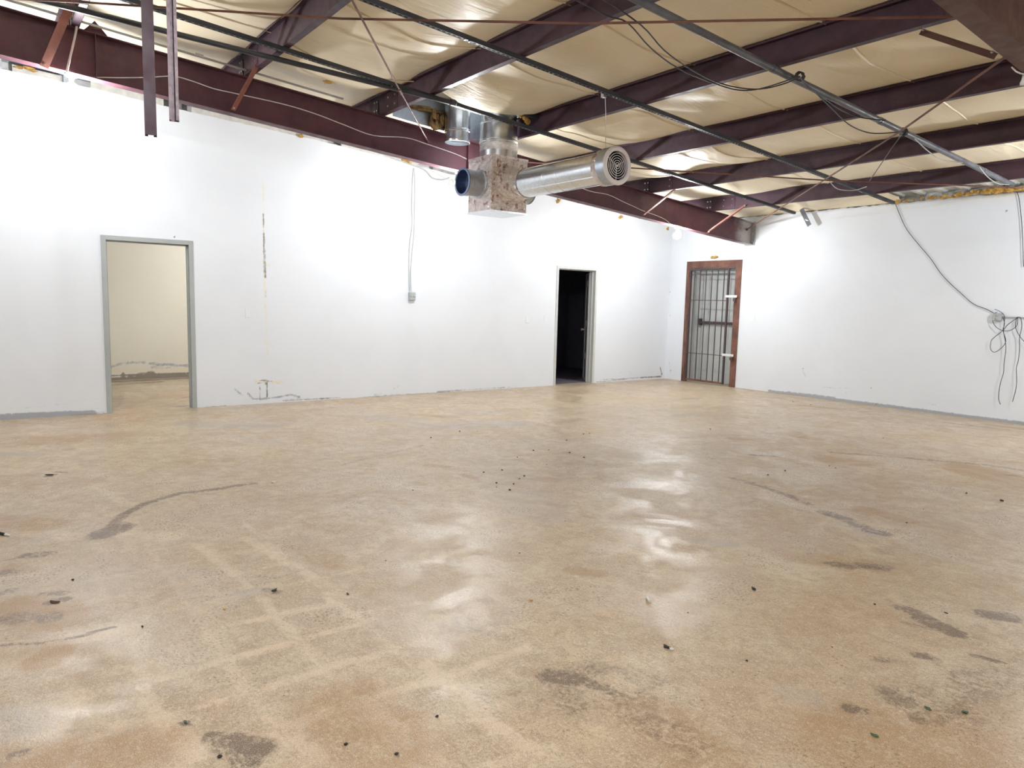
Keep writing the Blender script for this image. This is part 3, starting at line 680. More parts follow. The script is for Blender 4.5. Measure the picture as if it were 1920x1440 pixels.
m.add(vv, [(i*n+k, i*n+(k+1) % n, (i+1)*n+(k+1) % n, (i+1)*n+k) for i in range(8) for k in range(n)], False); m.build('foil_collar', M['foil'], d)
L_ = 1.70
MB().lathe(tc, (1,0,0), [(.15,R_), (L_,R_)], 64).build('round_duct', M['galv'], d)
for t in (.80, 1.02, 1.26): MB().lathe(tc, (1,0,0), [(t-.003,R_), (t-.001,R_+.0025), (t+.002,R_+.0025), (t+.004,R_)], 64).build('seam_ring', M['galv'], d)
m = MB(); m.bar(tc+Vector((.15,-R_*.80,-R_*.62)), tc+Vector((L_,-R_*.80,-R_*.62)), .004, .012); m.build('lock_seam', M['galv'], d)
ec = tc+Vector((L_-.02,0,0))
MB().lathe(ec, (1,0,0), [(-.05,R_+.001),(-.04,R_+.010),(-.01,R_+.012),(.0,R_+.018),(.13,R_+.018),(.13,R_+.005)], 48).build('end_collar', M['galv_dull'], d)
m = MB(); rs = random.Random(7); vv = []
for i in range(5):
    for k in range(40):
        a = 2*math.pi*k/40; r = R_+.012+rs.uniform(0,.008); vv.append((ec.x-.07+i*.02, ec.y+r*math.cos(a), ec.z+r*math.sin(a)))
m.add(vv, [(i*40+k, i*40+(k+1) % 40, (i+1)*40+(k+1) % 40, (i+1)*40+k) for i in range(4) for k in range(40)], True); m.build('foil_tape', M['foil'], d)
g = ec+Vector((.13,0,0))
gr = MB().lathe(g, (1,0,0), [(-.030,.143),(.008,.143),(.014,.150),(.016,.172),(.008,.190),(-.004,.192),(-.006,.180)], 56).build('ceiling_grille', M['grille'], d)
MB().lathe(g, (1,0,0), [(-.030,.143),(-.030,.001)], 40).build('throat_shade', M['void'], gr)  # black disc standing in for the shade inside the duct
for r0 in (.122, .099, .076, .053, .031):
    MB().lathe(g, (1,0,0), [(.002,r0+.003),(.007,r0+.002),(.007,r0-.003),(.002,r0-.003),(.002,r0+.003)], 44).build('louver_ring', M['grille'], gr)
MB().lathe(g, (1,0,0), [(-.010,.014),(.010,.012),(.012,.0005)], 24).build('centre_cone', M['grille'], gr)
m = MB()
for a in (.5, 2.6, 4.7): m.bar(g+Vector((-.008,0,0)), g+Vector((-.008, .142*math.cos(a), .142*math.sin(a))), .004, .006, (1,0,0))
m.build('spokes', M['grille'], gr)
# take-off stubs on the two side faces
for sgn, yb, rr in ((-1, by0, .150), (1, by1, .150)):
    c = Vector((2.53, yb, 2.895)); ax = (0, sgn, 0)
    MB().lathe(c, ax, [(0,rr+.02),(.012,rr+.012),(.02,rr),(.15,rr),(.16,rr+.008),(.22,rr+.008),(.225,rr+.012),(.235,rr+.008),(.235,rr-.004),(.02,rr-.006)], 40).build('stub_collar', M['galv_dull'], d)
    MB().lathe(c, ax, [(.225,rr+.014),(.240,rr+.016),(.240,rr-.010),(.215,rr-.012),(.10,rr-.012)], 40).build('flare_tinted_sleeve', M['flare_metal'], d)  # sleeve steel carries the painted flare tint
    MB().lathe(c, ax, [(.08,rr-.006),(.08,.001)], 30).build('damper_plate', M['flare_metal'], d)
# risers through the roof
e = empty('riser_duct', 'wide shiny vertical duct rising from the foil box through the roof', 'duct')
c = (2.555, -6.165, 3.20)
MB().lathe(c, (0,0,1), [(0,.232),(.20,.232),(.21,.238),(.225,.238),(.235,.232),(.42,.226)], 48).build('lower_sleeve', M['galv'], e)
MB().lathe(c, (0,0,1), [(.10,.2335),(.17,.2350),(.19,.2335)], 48).build('printed_band', M['foil_band'], e)
MB().lathe(c, (0,0,1), [(.34,.212),(.50,.212),(.505,.218),(.52,.218),(.525,.212),(.70,.212)], 48).build('upper_sleeve', M['galv'], e)
MB().lathe(c, (0,0,1), [(.415,.226),(.425,.235),(.435,.235),(.440,.212)], 48).build('bead_ring', M['galv'], e)
e = empty('riser_duct', 'narrower open-ended vertical duct behind the wide riser', 'duct')
c = (2.14, -6.50, 3.43)
MB().lathe(c, (0,0,1), [(0,.150),(0,.158),(.02,.160),(.12,.158),(.13,.163),(.145,.163),(.155,.158),(.50,.158)], 40).build('duct_sleeve', M['galv'], e)
MB().lathe(c, (0,0,1), [(.05,.150),(.05,.001)], 24).build('inner_cap', M['galv_dull'], e)
# hanger wire
e = empty('hanger_wire', 'thin wire tying the round duct up to the slotted channel', 'wire')
MB().tube([(4.625,-6.37,3.51),(4.60,-6.33,3.35),(4.50,-6.22,3.10),(4.46,-6.17,3.037)], .0035, 6).build('wire_strand', M['bolt'], e)
MB().box((4.595,-6.40,3.49), (4.635,-6.36,3.56)).build('clip', M['bolt'], e)

# roof opening around the risers
cu = empty('roof_curb', 'sheet metal roof curb framing the opening around the vertical ducts', 'curb')
m = MB(); m.add([(1.96,-7.30,zt(-7.3)+.02),(1.96,-5.84,zt(-5.84)+.02),(1.96,-5.84,zt(-5.84)+.50),(1.96,-7.30,zt(-7.3)+.50)], [(0,1,2,3)])
m.add([(1.96,-5.84,zt(-5.84)+.22),(2.95,-5.84,zt(-5.84)+.22),(2.95,-5.84,zt(-5.84)+.50),(1.96,-5.84,zt(-5.84)+.50)], [(0,1,2,3)])
m.build('curb_sheet', M['galv_dull'], cu)
m = MB(); m.add([(1.94,-7.32,zt(-7.32)+.36),(2.97,-7.32,zt(-7.32)+.36),(2.97,-5.82,zt(-5.82)+.36),(1.94,-5.82,zt(-5.82)+.36)], [(0,1,2,3)]); m.build('curb_lid', M['deck'], cu)
m = MB(); m.add([(2.95,-7.32,zt(-7.32)+.16),(2.95,-5.82,zt(-5.82)+.16),(2.95,-5.82,zt(-5.82)+.42),(2.95,-7.32,zt(-7.32)+.42)], [(0,3,2,1)]); m.build('white_liner', M['wall_plain'], cu)
m = MB(); m.bar((2.955,-7.30,zt(-7.30)+.175), (2.955,-5.74,zt(-5.74)+.175), .05, .05); m.build('frame_angle', M['strut'], cu)
m = MB(); m.bar((1.96,-7.24,zt(-7.24)+.19), (2.95,-7.24,zt(-7.24)+.19), .05, .04); m.build('frame_angle', M['strut'], cu)

# ------------------------------------------------------------------ torn insulation
def clump(c, r, seed, stretch=(1,1,1), n=9):
    rs = random.Random(seed); v = []; c = Vector(c); rows = n//2+2
    for i in range(rows+1):
        th = math.pi*i/rows
        for k in range(n):
            ph = 2*math.pi*k/n; q = r*(1+rs.uniform(-.35,.35))
            v.append(c + Vector((q*math.sin(th)*math.cos(ph)*stretch[0], q*math.sin(th)*math.sin(ph)*stretch[1], q*math.cos(th)*stretch[2])))
    f = [(i*n+k, i*n+(k+1) % n, (i+1)*n+(k+1) % n, (i+1)*n+k) for i in range(rows) for k in range(n)]
    return v, f
rs = random.Random(21)
m = MB()
for i in range(230):
    x = 4.42 + 3.2*i/229 + rs.uniform(-.03,.03); big = .55 + .55*(x > 5.3) + .25*math.sin(x*9)
    if rs.random() < .12: continue
    v, f = clump((x, -.035+rs.uniform(-.04,.02), 3.165+rs.uniform(-.022,.022)+.012*(x > 5.4)), rs.uniform(.010,.034)*big, i, (rs.uniform(.7,1.9),.9,rs.uniform(.5,1.2)), 7); m.add(v, f, False)
tag(m.build('torn_insulation', M['fibre']), 'ragged yellow fibre insulation spilling along the top of the end wall', 'insulation', kind='stuff')
def tuft(c, r, seed, label, mat='fibre', st=(1,1,1), k=4):
    rs = random.Random(seed); m = MB()
    for i in range(k):
        v, f = clump(Vector(c)+Vector((rs.uniform(-r,r)*st[0], rs.uniform(-r,r)*st[1], rs.uniform(-r,r)*.6*st[2])), r*rs.uniform(.4,.7), seed*9+i, st, 7); m.add(v, f, True)
    return tag(m.build('insulation_tuft', M[mat]), label, 'insulation', 'loose insulation tufts')
tuft(lw(566,256,.01), .035, 1, 'small yellow tuft at the wall top between the angle brace and the hanging cables')
tuft(lw(760,302,.01), .04, 2, 'yellow tuft at the wall top just where the two grey cables start down', st=(1,1.6,1))
tuft(lw(1048,376,.01), .04, 3, 'yellow tuft over the wall below the round duct')
tuft(lw(1168,407,.01), .06, 4, 'larger yellow tuft over the wall beyond the grille', st=(.5,1.5,.7))
tuft(lw(45,128,.01), .05, 5, 'pale yellow tuft on the wall top beside the first lamp', st=(.5,1.8,.5))
tuft(lw(1252,428,.01), .035, 9, 'small tuft beside the lamp near the end wall')
tuft(fw(1340,482,-.02), .05, 6, 'yellow foam blob above the rusty gate frame', st=(1.3,.5,.7))
tuft(onp(820,225,(1,0,0),2.02), .075, 7, 'brown fibre clump hanging beside the narrow riser duct', 'tan_fibre', (.6,1.0,1.6), 9)
tuft(onp(800,205,(1,0,0),2.0), .05, 14, 'brown fibre fringe along the curb above the dark red rafter', 'tan_fibre', (.5,4.5,.5), 12)
tuft(onp(985,222,(1,0,0),2.9), .05, 8, 'bright yellow tuft caught between the wide riser duct and a purlin', st=(1,1.4,1))
P = f_roof(np.array([2.2]), np.array([-8.2]))[0]
e = empty('insulation_tear', 'small torn patch in the cream ceiling facing showing orange fibre', 'insulation')
m = MB(); v, f = clump((P[0], P[1], P[2]-.008), .045, 31, (1.0,1.2,.35)); m.add(v, f, True); m.build('fibre', M['fibre'], e)
m = MB()
for a in (.3, 1.7, 3.2, 4.5):
    c0 = Vector((P[0]+.04*math.cos(a), P[1]+.05*math.sin(a), P[2]-.004)); t_ = Vector((-math.sin(a), math.cos(a), 0))*.035; o_ = Vector((math.cos(a), math.sin(a), -.35))*.06
    m.add([c0-t_, c0+t_, c0+o_+t_*.2], [(0,1,2)])
m.build('facing_flap', M['seam'], e)

# ------------------------------------------------------------------ doors
def frame(name, x0, y0, y1, h, fwid, mat, kind='structure'):
    e = empty(name, None, None); tag(e, kind='structure')
    bevel(MB().box((-.155, y0, 0), (.012, y0+fwid, h)).build('jamb', mat, e), .003)
    bevel(MB().box((-.155, y1-fwid, 0), (.012, y1, h)).build('jamb', mat, e), .003)
    bevel(MB().box((-.155, y0+fwid, h-fwid), (.012, y1-fwid, h)).build('frame_head', mat, e), .003)
    MB().box((-.10, y0+fwid, 0), (-.06, y0+fwid+.015, h-fwid)).build('door_stop', mat, e)
    MB().box((-.10, y1-fwid-.015, 0), (-.06, y1-fwid, h-fwid)).build('door_stop', mat, e)
    MB().box((-.10, y0+fwid, h-fwid-.015), (-.06, y1-fwid, h-fwid)).build('door_stop', mat, e)
    return e
frame('door_1', 0, DA[0], DA[1], HD, .055, M['frame_grey'])
d2 = frame('door_2', 0, DB[0], DB[1], HD, .05, M['frame_pale'])
# leaf swung inward, seen nearly edge-on
lf = bpy.data.objects.new('door_leaf', None); COL.objects.link(lf); lf.parent = d2
lf.location = (-.13, DB[1]-.055, 0); ang = math.radians(180-38)
lf.rotation_euler = (0, 0, ang)
bevel(MB().box((0,-.02,.01), (.26,.02,2.08)).build('stile', M['door_pale'], lf), .002)
bevel(MB().box((.58,-.02,.01), (.90,.02,2.08)).build('stile', M['door_pale'], lf), .002)
for z0, z1 in ((.01,.03),(.42,.54),(1.05,1.17),(1.83,1.94),(2.06,2.08)):
    MB().box((.26,-.02,z0), (.58,.02,z1)).build('rail', M['door_pale'], lf)
for z0, z1 in ((.03,.42),(.54,1.05),(1.17,1.83),(1.94,2.06)):
    MB().box((.26,-.014,z0), (.58,.014,z1)).build('dark_panel', M['black'], lf)
MB().lathe((.85,-.02,.98), (0,-1,0), [(0,.026),(.01,.026),(.012,.010),(.03,.010),(.035,.026),(.055,.028),(.068,.001)], 18).build('knob', M['white_plastic'], lf)
MB().lathe((.85,.02,.98), (0,1,0), [(0,.026),(.01,.026),(.012,.010),(.03,.010),(.035,.026),(.055,.028),(.068,.001)], 18).build('knob', M['white_plastic'], lf)

d3 = empty('door_3', None, None); tag(d3, kind='structure')
x0, x1, H3 = .435, 1.72, 2.376
bevel(MB().box((x0, -.018, 0), (x0+.13, .01, H3)).build('jamb', M['rust'], d3), .003)
bevel(MB().box((x1-.13, -.018, 0), (x1, .01, H3)).build('jamb', M['rust'], d3), .003)
bevel(MB().box((x0+.13, -.018, H3-.13), (x1-.13, .01, H3)).build('frame_head', M['rust'], d3), .003)
dp = .33
MB().box((x0+.08, .01, 0), (x0+.13, dp, H3-.08)).build('reveal', M['reveal'], d3)
MB().box((x1-.13, .01, 0), (x1-.08, dp, H3-.08)).build('reveal', M['reveal'], d3)
MB().box((x0+.08, .01, H3-.13), (x1-.08, dp, H3-.08)).build('reveal', M['reveal'], d3)
MB().box((x0, .01, -.02), (x1, dp+.1, .004)).build('threshold', M['floor'], d3)
bevel(MB().box((x0+.13, dp-.045, .01), (x1-.13, dp, H3-.13)).build('door_leaf', M['reveal'], d3), .003)
pb_ = bpy.data.objects.new('panic_bar', None); COL.objects.link(pb_); pb_.parent = d3
MB().box((x0+.18, dp-.115, 1.16), (x1-.22, dp-.075, 1.21)).build('push_bar', M['bars'], pb_)
for xx in (x0+.17, x1-.26): bevel(MB().box((xx, dp-.12, 1.13), (xx+.05, dp-.045, 1.26)).build('bar_housing', M['bars'], pb_), .004)

# barred security gate, hung on the rusty frame: a thing of its own
g = empty('security_gate', 'dark barred steel security gate closed across the rust-framed doorway', 'gate')
gx0, gx1, gz0, gz1, gy = x0+.115, x1-.235, .035, H3-.155, -.045
for nm, a, b in (('gate_stile', (gx0, gy-.016, gz0), (gx0+.035, gy+.016, gz1)), ('gate_stile', (gx1-.035, gy-.016, gz0), (gx1, gy+.016, gz1)),
                 ('gate_rail', (gx0+.035, gy-.014, gz1-.03), (gx1-.035, gy+.014, gz1)), ('gate_rail', (gx0+.035, gy-.014, gz0), (gx1-.035, gy+.014, gz0+.035))):
    bevel(MB().box(a, b).build(nm, M['bars'] if gz0+.035 != b[2] else M['rust'], g), .002)
for zz in (gz1-.10, 1.62, .58):
    MB().box((gx0+.035, gy-.003, zz-.006), (gx1-.035, gy+.003, zz+.006)).build('cross_rail', M['bars'], g)
nb = 6
for i in range(nb):
    xx = gx0+.035 + (gx1-gx0-.07)*(i+.6)/(nb+.2)
    MB().tube([(xx, gy, gz0+.03), (xx, gy, gz1-.02)], .0095, 8).build('bar', M['bars'], g)
for zz in (2.12, 1.28, .30):
    MB().tube([(gx0-.02, gy-.018, zz-.05), (gx0-.02, gy-.018, zz+.05)], .016, 10).build('hinge_barrel', M['rust'], g)
    MB().box((gx0-.05, gy-.006, zz-.03), (gx0+.01, gy+.006, zz+.03)).build('hinge_leaf', M['rust'], g)
MB().tube([(gx0-.035, gy-.02, 1.33), (gx0-.035, gy-.02, 2.05)], .006, 8).build('side_rod', M['rust'], g)
for zz in (1.70, .60):
    h = bpy.data.objects.new('hasp', None); COL.objects.link(h); h.parent = g
    bevel(MB().box((gx1-.05, gy-.03, zz-.022), (x1-.03, gy-.020, zz+.022)).build('hasp_plate', M['white_plastic'], h), .003)
    bevel(MB().box((x1-.10, gy-.045, zz-.09), (x1-.055, gy-.02, zz-.035)).build('padlock', M['bars'], h), .006)
    MB().tube([(x1-.092, gy-.032, zz-.04), (x1-.092, gy-.032, zz-.005), (x1-.078, gy-.032, zz+.004), (x1-.064, gy-.032, zz-.005), (x1-.064, gy-.032, zz-.04)], .004, 6).build('shackle', M['bolt'], h)

# ------------------------------------------------------------------ lamps
def lamp(p, label, name='bare_bulb', glow='bulb'):
    p = Vector(p); e = empty(name, label, 'lamp', 'bare bulbs under the roof')
    MB().lathe(p, (0,0,-1), [(0,.0005),(0,.055),(.012,.057),(.022,.045),(.03,.022),(.055,.020),(.055,.0005)], 24).build('lamp_holder', M['white_plastic'], e)
    prof = [(.055,.016),(.07,.018)] + [(.135 - .062*math.cos(a), .062*math.sin(a)) for a in np.linspace(.35, math.pi-.001, 12)]
    MB().lathe(p, (0,0,-1), prof, 20).build('bulb', M[glow], e)
    return e
zb = lambda y: 2.632-.0812*y
lamp((1.85,-10.58,zb(-10.58)), 'glowing bare bulb under the dark red rafter above the grey-framed open doorway', glow='bulb_wall')
lamp((1.85,-6.28,zb(-6.28)), 'glowing bare bulb under the dark red rafter, hidden behind the foil box', glow='bulb_wall')
lamp((1.85,-1.99,zb(-1.99)), 'glowing bare bulb under the dark red rafter close to the barred gate', glow='bulb_wall')
lamp((8.02,-10.6,zb(-10.6)), 'glowing bare bulb under the brown beam overhead of the open floor')
lamp((8.02,-1.6,zb(-1.6)), 'glowing bare bulb under the brown beam close to the end wall')
for yy, t in ((-4.325, 'the end wall side'), (-10.573, 'the camera side')):  # bulbs added out of view to light the side past the beam
    lamp((12.6, yy, zt(yy)-.01), 'added unseen bulb under a purlin past the brown beam on ' + t)
lamp((-1.6,-7.7,2.65), 'glowing bare bulb on the ceiling of the cream storeroom', glow='bulb_weak')
lamp((11.5,-14.5,zt(-14.5)+PD-.1), 'added unseen bulb at the back of the room past the last purlin')  # added out of view to light the back of the room
# white cord and insulator by the brown beam
e = empty('lamp_cord', 'short white cord with a porcelain knob hanging from the brown beam edge', 'cord')
P = [onp(1897,126,(1,0,0),7.93), onp(1905,134,(1,0,0),7.94), onp(1914,138,(1,0,0),7.95), onp(1921,139,(1,0,0),7.96), onp(1930,146,(1,0,0),7.98)]
MB().tube(P, .005, 6).build('cord_run', M['cable_white'], e)
MB().lathe(onp(1921,140,(1,0,0),7.95), (0,0,-1), [(0,.001),(0,.012),(.03,.014),(.05,.022),(.065,.022),(.07,.001)], 14).build('porcelain_knob', M['white_plastic'], e)

# ------------------------------------------------------------------ cables
def cable(pts, r, mat, label, name='cable', n=6, parts=None):
    P = [Vector(p) for p in pts]; out = []
    for i in range(len(P)-1):                              # smooth the bends
        p0, p1, p2, p3 = P[max(i-1,0)], P[i], P[i+1], P[min(i+2,len(P)-1)]
        for t in (0, .25, .5, .75):
            out.append(.5*((2*p1)+(p2-p0)*t+(2*p0-5*p1+4*p2-p3)*t*t+(3*p1-p0-3*p2+p3)*t**3))
    out.append(P[-1])
    return tag(MB().tube(out, r, n).build(name, M[mat]), label, 'cable')
cable([lw(*p, 1.868) for p in [(118,133),(145,143),(180,145),(230,146),(280,145),(325,143),(360,152),(400,166),(440,175),(530,195),(590,213),(645,234),(700,254),(760,258),(800,270),(855,289),(884,303)]], .0055, 'cable_white', 'white cable clipped along the dark red rafter web up to the foil box')
cable([lw(*p, 1.868) for p in [(1000,322),(1060,340),(1105,358),(1140,365),(1170,379),(1190,388),(1205,395),(1240,408),(1258,420),(1275,433)]], .0055, 'cable_white', 'white cable on the rafter web between the round duct and the gate end lamp')
cable([lw(*p, 1.96) for p in [(145,30),(143,55),(138,80),(132,105),(125,136)]], .010, 'cable_white', 'thick white cable dropping beside the pinkish brace to the first lamp', 'cable_drop')
e = empty('thin_conduit', 'thin pale conduit running just above the dark red rafter past the angle brace', 'conduit')
MB().tube([sp(1.99,-13.0,.055), sp(1.99,-7.94,.04)], .0115, 8).build('conduit_run', M['cable_grey'], e)
MB().tube([sp(1.99,-9.52,.055), sp(1.99,-9.44,.055)], .016, 8).build('coupling', M['bolt'], e)
bk = .10
def rp(px, py, o=-.09): return onp(px, py, (0, SL, 1), 3.03+o)
Wr = [([(1080,0),(1140,30),(1177,43),(1220,90),(1271,128),(1322,150),(1373,167),(1408,169),(1442,162),(1499,143)], 'cable_black', 'black cable sagging lowest in a long loop up to the grey pipe'),
 ([(1118,-10),(1202,47),(1245,94),(1292,128),(1339,152),(1382,164),(1425,167),(1467,158),(1499,145)], 'cable_black', 'black cable swinging just above its twin loop up to the grey pipe'),
 ([(1499,143),(1514,162),(1544,184),(1578,207),(1613,220),(1660,226)], 'cable_black', 'short cable loop hugging the grey pipe past the double loop'),
 ([(1499,145),(1519,164),(1557,201),(1591,233),(1625,248),(1655,250),(1698,246)], 'cable_black', 'deeper cable loop hanging below the grey pipe to the crossing rod'),
 ([(1694,248),(1672,278),(1630,340)], 'cable_black', 'straight black cable from the grey pipe down to the dark rod'),
 ([(1715,260),(1741,284),(1766,299),(1805,305)], 'cable_grey', 'grey cable loop under the grey pipe between two purlins'),
 ([(1836,312),(1850,330),(1870,344),(1893,346)], 'cable_grey', 'grey cable loop by the end wall tip of the grey pipe'),
 ([(1553,337),(1570,354),(1600,357),(1625,350)], 'cable_grey', 'grey cable loop under the slotted channel above the end wall')]
for pts, mt, lb in Wr: cable([rp(*p) for p in pts], .0055, mt, lb)
for i, (px, py) in enumerate([(1499,143),(1694,247),(1888,347)]):          # wraps of cable round the pipe
    c = rp(px, py, -.035); m = MB(); pts = []
    for k in range(33):
        a = k*2*math.pi/8; pts.append(c + Vector((.036*math.cos(a), .012*k/8-.02, .036*math.sin(a))))
    m.tube(pts, .005, 6)
    tag(m.build('cable_wrap', M['cable_black']), ['black cable wrapped round the grey pipe at the double loop', 'black cable wrapped round the grey pipe where the rod crosses', 'black cable wrapped round the grey pipe at the end wall'][i], 'cable', 'cable wraps on the grey pipe')
cable([fw(*p, -.02) for p in [(1677,378),(1688,405),(1700,430),(1722,458),(1745,485),(1762,510),(1780,530),(1802,550),(1825,570),(1850,580),(1868,590)]], .0045, 'cable_black', 'black cable slanting down the end wall to the grey wall box')
cable([fw(*p, -.03) for p in [(1904,352),(1910,370),(1914,400),(1917,440),(1919,500)]], .0045, 'cable_black', 'black cable hanging straight down the end wall at the photo edge')
wb = empty('wall_box', 'grey electrical box on the end wall with a tangle of black cables', 'electrical box')
bevel(MB().box((5.90,-.055,1.395), (6.01,0,1.505)).build('box_body', M['box_grey'], wb), .012, 3)
bevel(MB().box((5.905,-.064,1.40), (6.005,-.055,1.50)).build('cover', M['box_grey'], wb), .004)
for zz in (1.425, 1.475): MB().lathe((5.955,-.064,zz), (0,-1,0), [(0,.018),(.004,.018),(.004,.001)], 14).build('outlet_lid', M['box_grey'], wb)
MB().tube([(6.01,-.03,1.455),(6.19,-.022,1.453),(6.60,-.02,1.44)], .008, 8).build('conduit_stub', M['cable_grey'], wb)
def zc(px, py): return fw(1840+px/6, 540+py/6, -.05)
for pts, lb in (([(150,240),(210,265),(260,320),(250,480),(270,600),(275,700),(255,850),(250,950),(220,1050),(200,1150),(195,1250),(215,1310)], 'black cable hanging straight down from the grey wall box almost to the floor'),
    ([(240,320),(260,400),(245,480),(275,600),(220,680),(150,722),(105,690),(105,620),(130,570),(240,480),(300,410),(390,345),(410,330)], 'black cable looped out low beside the grey wall box'),
    ([(180,268),(135,300),(130,380),(180,450),(270,485),(350,465),(400,420),(410,340),(400,330)], 'black cable looped round under the grey wall box'),
    ([(405,328),(440,335),(455,430),(430,560),(430,680),(415,820),(395,900),(395,1100),(350,1280)], 'wavy black cable hanging clear of the grey wall box with a taped end'),
    ([(395,335),(385,440),(430,540),(500,620)], 'short black cable running off past the wavy hanging one')):
    cable([zc(*p) for p in pts], .004, 'cable_black', lb, 'wall_cable')
# left wall outlet box with twin drop cables
ob = empty('outlet_box', 'small grey weatherproof outlet box at the foot of two hanging cables', 'electrical box')
bevel(MB().box((0,-6.01,1.475), (.055,-5.905,1.60)).build('box_body', M['box_grey'], ob), .010, 3)
bevel(MB().box((.055,-6.005,1.48), (.066,-5.910,1.595)).build('cover', M['box_grey'], ob), .005)
for yy in (-5.985,-5.932): MB().lathe((.066,yy,1.54), (1,0,0), [(0,.02),(.005,.02),(.005,.001)], 14).build('outlet_lid', M['box_grey'], ob)
cable([lw(*p, .02) for p in [(775,315),(773,350),(772,390),(773,420),(768,460),(767,500),(768,546)]], .0062, 'cable_grey', 'grey cable dropping to the outlet box, the one on its door side', 'drop_cable')
cable([lw(*p, .02) for p in [(776,315),(778,345),(777,400),(776,440),(772,480),(770,510),(771,546)]], .0062, 'cable_grey', 'grey cable dropping to the outlet box, the one on its gate side', 'drop_cable')
cable([lw(*p, .03) for p in [(640,268),(700,283),(760,305),(795,318),(810,333),(828,337),(842,333)]], .011, 'cable_grey', 'grey cable bundle lying along the ragged wall top and drooping by the ducts', 'cable_bundle')
cable([lw(*p, .03) for p in [(770,306),(800,314),(820,326),(845,338)]], .007, 'cable_white', 'pale cable along the wall top ending in frayed ends near the ducts', 'cable_bundle')
m = MB(); rs = random.Random(5); c0 = lw(845,336,.04)
for i in range(8): m.tube([c0, c0+Vector((rs.uniform(0,.03), rs.uniform(-.05,.05), rs.uniform(-.06,.01))), c0+Vector((rs.uniform(0,.05), rs.uniform(-.07,.07), rs.uniform(-.14,.0)))], .003, 5)
tag(m.build('frayed_ends', M['cable_white']), 'frayed white cable ends hanging at the wall top beside the ducts', 'cable')

def plate(name, c, ax, label, w_=.075, h_=.118):
    e = empty(name, label, 'wall plate'); c = Vector(c)
    if ax == 'x': a, b = (0, c.y-w_/2, c.z-h_/2), (.007, c.y+w_/2, c.z+h_/2)
    else: a, b = (c.x-w_/2, -.007, c.z-h_/2), (c.x+w_/2, 0, c.z+h_/2)
    bevel(MB().box(a, b).build('cover_plate', M['wall_plain'], e), .003)
    for s in (-1, 1):
        q = Vector((.007, c.y, c.z+s*h_*.33)) if ax == 'x' else Vector((c.x, -.007, c.z+s*h_*.33))
        MB().lathe(q, (1,0,0) if ax == 'x' else (0,-1,0), [(0,.004),(.002,.003),(.002,.0005)], 8).build('screw', M['bolt'], e)
plate('blank_plate', lw(465,587), 'x', 'white cover plate on the wall between the grey-framed doorway and the stain')
plate('blank_plate', lw(989,599), 'x', 'white cover plate, the farther of two from the dark doorway')
plate('blank_plate', lw(1023,598), 'x', 'white cover plate right beside the dark doorway frame')
plate('blank_plate', fw(1412,597), 'y', 'white cover plate on the end wall beside the rusty gate frame')

# metal strap ends on the far wall
e = empty('metal_strap', 'bent grey steel strap hanging at the top of the end wall', 'strap')
MB().bar((2.93,-.15,3.17), (3.10,-.15,2.885), .075, .004, (0,1,0)).build('strap_plate', M['pipe'], e)
MB().bar((2.93,-.15,3.17), (2.93,-.01,3.19), .070, .004).build('strap_tab', M['pipe'], e)
MB().lathe((3.045,-.153,2.975), (0,-1,0), [(0,.014),(.004,.014),(.004,.001)], 8).build('bolt', M['bolt'], e)
MB().bar((3.015,-.153,2.99), (3.075,-.153,2.965), .012, .004, (0,1,0)).build('slot_wire', M['bolt'], e)
tag(MB().bar((2.12,-.12,3.09), (2.15,-.10,3.15), .03, .003).build('clip_tab', M['pipe']), 'tiny steel clip on the insulation above the rafter end', 'clip')

# ------------------------------------------------------------------ litter on the floor
def flat(name, px, py, sx, sy, mat, label, seed, thick=.003, cat='litter', rot=0):
    rs = random.Random(seed); c = fl(px, py, 0); n = 9; v = []
    for zz in (.002, thick):
        for k in range(n):
            a = 2*math.pi*k/n; r = 1+rs.uniform(-.3,.3); x_, y_ = sx*.72*r*math.cos(a), sy*.72*r*math.sin(a)
            v.append((c.x+x_*math.cos(rot)-y_*math.sin(rot), c.y+x_*math.sin(rot)+y_*math.cos(rot), zz + (rs.uniform(0,.005) if zz > .0025 else 0)))
    m = MB().add(v, [tuple(range(n))[::-1], tuple(range(n, 2*n))] + [(k, (k+1) % n, n+(k+1) % n, n+k) for k in range(n)])
    return tag(m.build(name, M[mat]), label, cat)
flat('leaf_scrap', 103,1130,.035,.014,'leaf', 'curled dark leaf scrap in the rusty stain at the lower edge of the ghost tiles', 1, .004, rot=.8)
flat('leaf_scrap', 514,1108,.014,.020,'dark_bit', 'dark leaf scrap beside the grey smudge amid the tile ghost lines', 2, .005)
flat('leaf_scrap', 93,891,.05,.012,'dark_bit', 'long dark scrap lying on the tan floor in front of the grey-framed doorway', 3, .004, rot=.9)
flat('plastic_scrap', 1251,1215,.026,.011,'dark_bit', 'dark crumpled plastic scrap with a white edge on the open floor', 4, .006, rot=.4)
flat('paper_scrap', 1259,1219,.014,.005,'paper', 'white sliver tucked under the dark plastic scrap', 14, .008, rot=.4)
flat('leaf_scrap', 1413,1105,.022,.014,'dark_bit', 'twisted dark scrap alone on the floor past the bright reflection', 5, .006, rot=-.6)
m = MB(); c = fl(1216,1124,.008); m.tube([c+Vector((-.022,.012,0)), c+Vector((.022,-.012,0))], .007, 10)
tag(m.build('cigarette_butt', M['paper']), 'white cigarette butt on the open floor', 'litter')
flat('wood_chip', 995,1126,.017,.008,'orange', 'tan wood chip on the floor between the tile ghosts and the butt', 6)
flat('wood_chip', 652,1115,.016,.008,'leaf', 'brown chip next to a pale tile ghost line', 7)
flat('orange_chip', 421,1142,.015,.007,'orange', 'orange chip amid the pale tile ghost lines', 8)
flat('green_scrap', 1640,1380,.02,.009,'green_bit', 'pale green scrap low in the dark stained floor corner', 9)
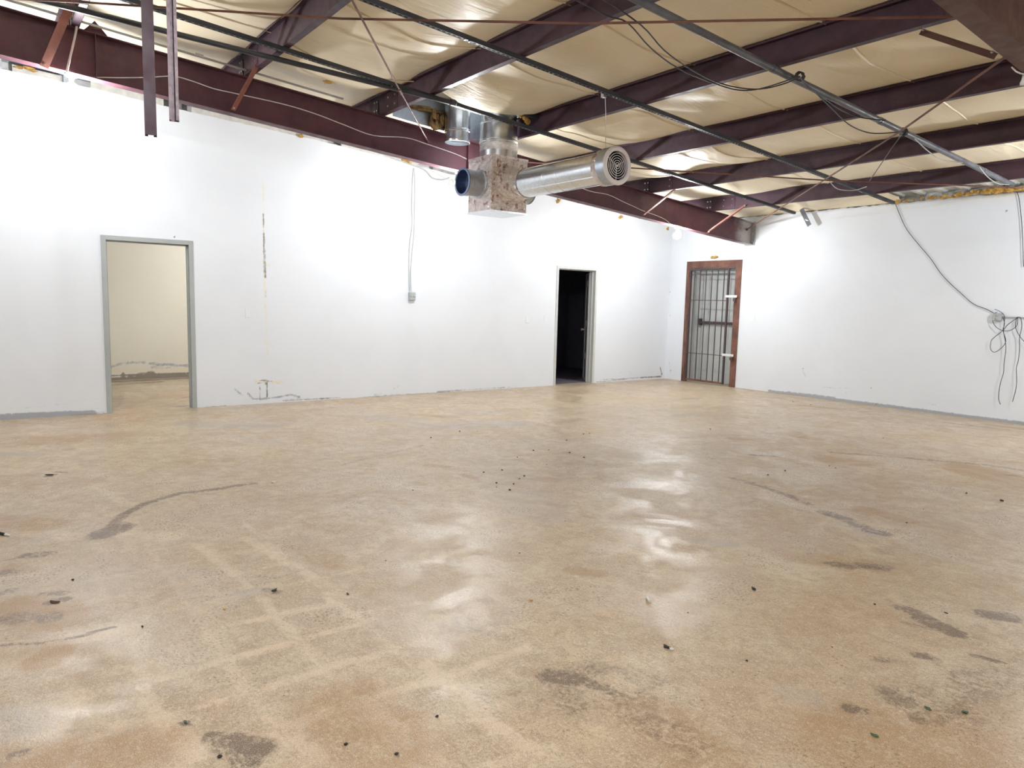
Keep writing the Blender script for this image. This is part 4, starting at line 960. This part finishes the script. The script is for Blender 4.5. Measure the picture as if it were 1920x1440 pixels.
flat('green_scrap', 1809,1337,.014,.010,'green_bit', 'dark green scrap at the edge of the big dark stain', 10)
flat('green_scrap', 1740,1330,.018,.008,'green_bit', 'olive scrap inside the big dark stain', 11)
flat('dark_chip', 1774,1150,.013,.008,'dark_bit', 'dark chip between the two black floor stains', 12)
flat('dark_chip', 1640,1134,.009,.006,'dark_bit', 'small dark chip before the long black floor stain', 13)
flat('dark_chip', 1878,940,.016,.010,'dark_bit', 'black chip near the rusty band by the end wall', 15, .01)
flat('paper_scrap', 1229,729,.03,.02,'paper', 'white scrap on the floor near the corner between doorway and gate', 16)
flat('paper_scrap', 512,905,.022,.014,'paper', 'white scrap beyond the curved brown stain', 17)
flat('dark_chip', 267,1176,.009,.005,'dark_bit', 'small black chip by the long hairline floor crack', 18)
flat('dark_chip', 348,1355,.016,.007,'green_bit', 'round olive chip low among the pale patches', 19)
e = empty('cord_end', 'black cord end with a white tip lying at the edge of the floor', 'cord')
a = fl(-30,985,.012); b = fl(0,1000,.010); c = fl(10,1002,.008); dd = fl(19,1004,.006)
MB().tube([a, b, c], .009, 8).build('cord_run', M['cable_black'], e); MB().tube([c, dd], [.009,.004], 8).build('white_tip', M['paper'], e)
rs = random.Random(77); m = MB()
spots = [(1000,845),(970,858),(1029,844),(1068,849),(1025,872),(1095,858),(907,886),(941,882),(974,898),(983,893),(963,908),(931,906),(931,914),(956,919),(895,809),(862,809),(808,821),(1062,826),(774,920),(974,1038),(1060,978),(1472,883),(1440,891),(1555,874),(1567,878),(1731,956),(1656,822),(1332,805),(1105,813),(1094,814),(723,1052),(137,1088),(412,1420),(820,1345),(648,1397),(744,1415),(1290,1150),(1400,1240),(1560,1215),(1700,981),(1812,925),(1544,763),(1520,759),(1487,754),(1640,757)]
for px, py in spots:
    c = fl(px, py); r = rs.uniform(.0035,.008)*(1.0 if py > 950 else 1.35)
    v, f = clump((c.x, c.y, .004), r, int(px), (1,1,.5), 6); m.add(v, f)
tag(m.build('grit', M['dark_bit']), 'dark specks of grit scattered over the floor', 'grit', kind='stuff')
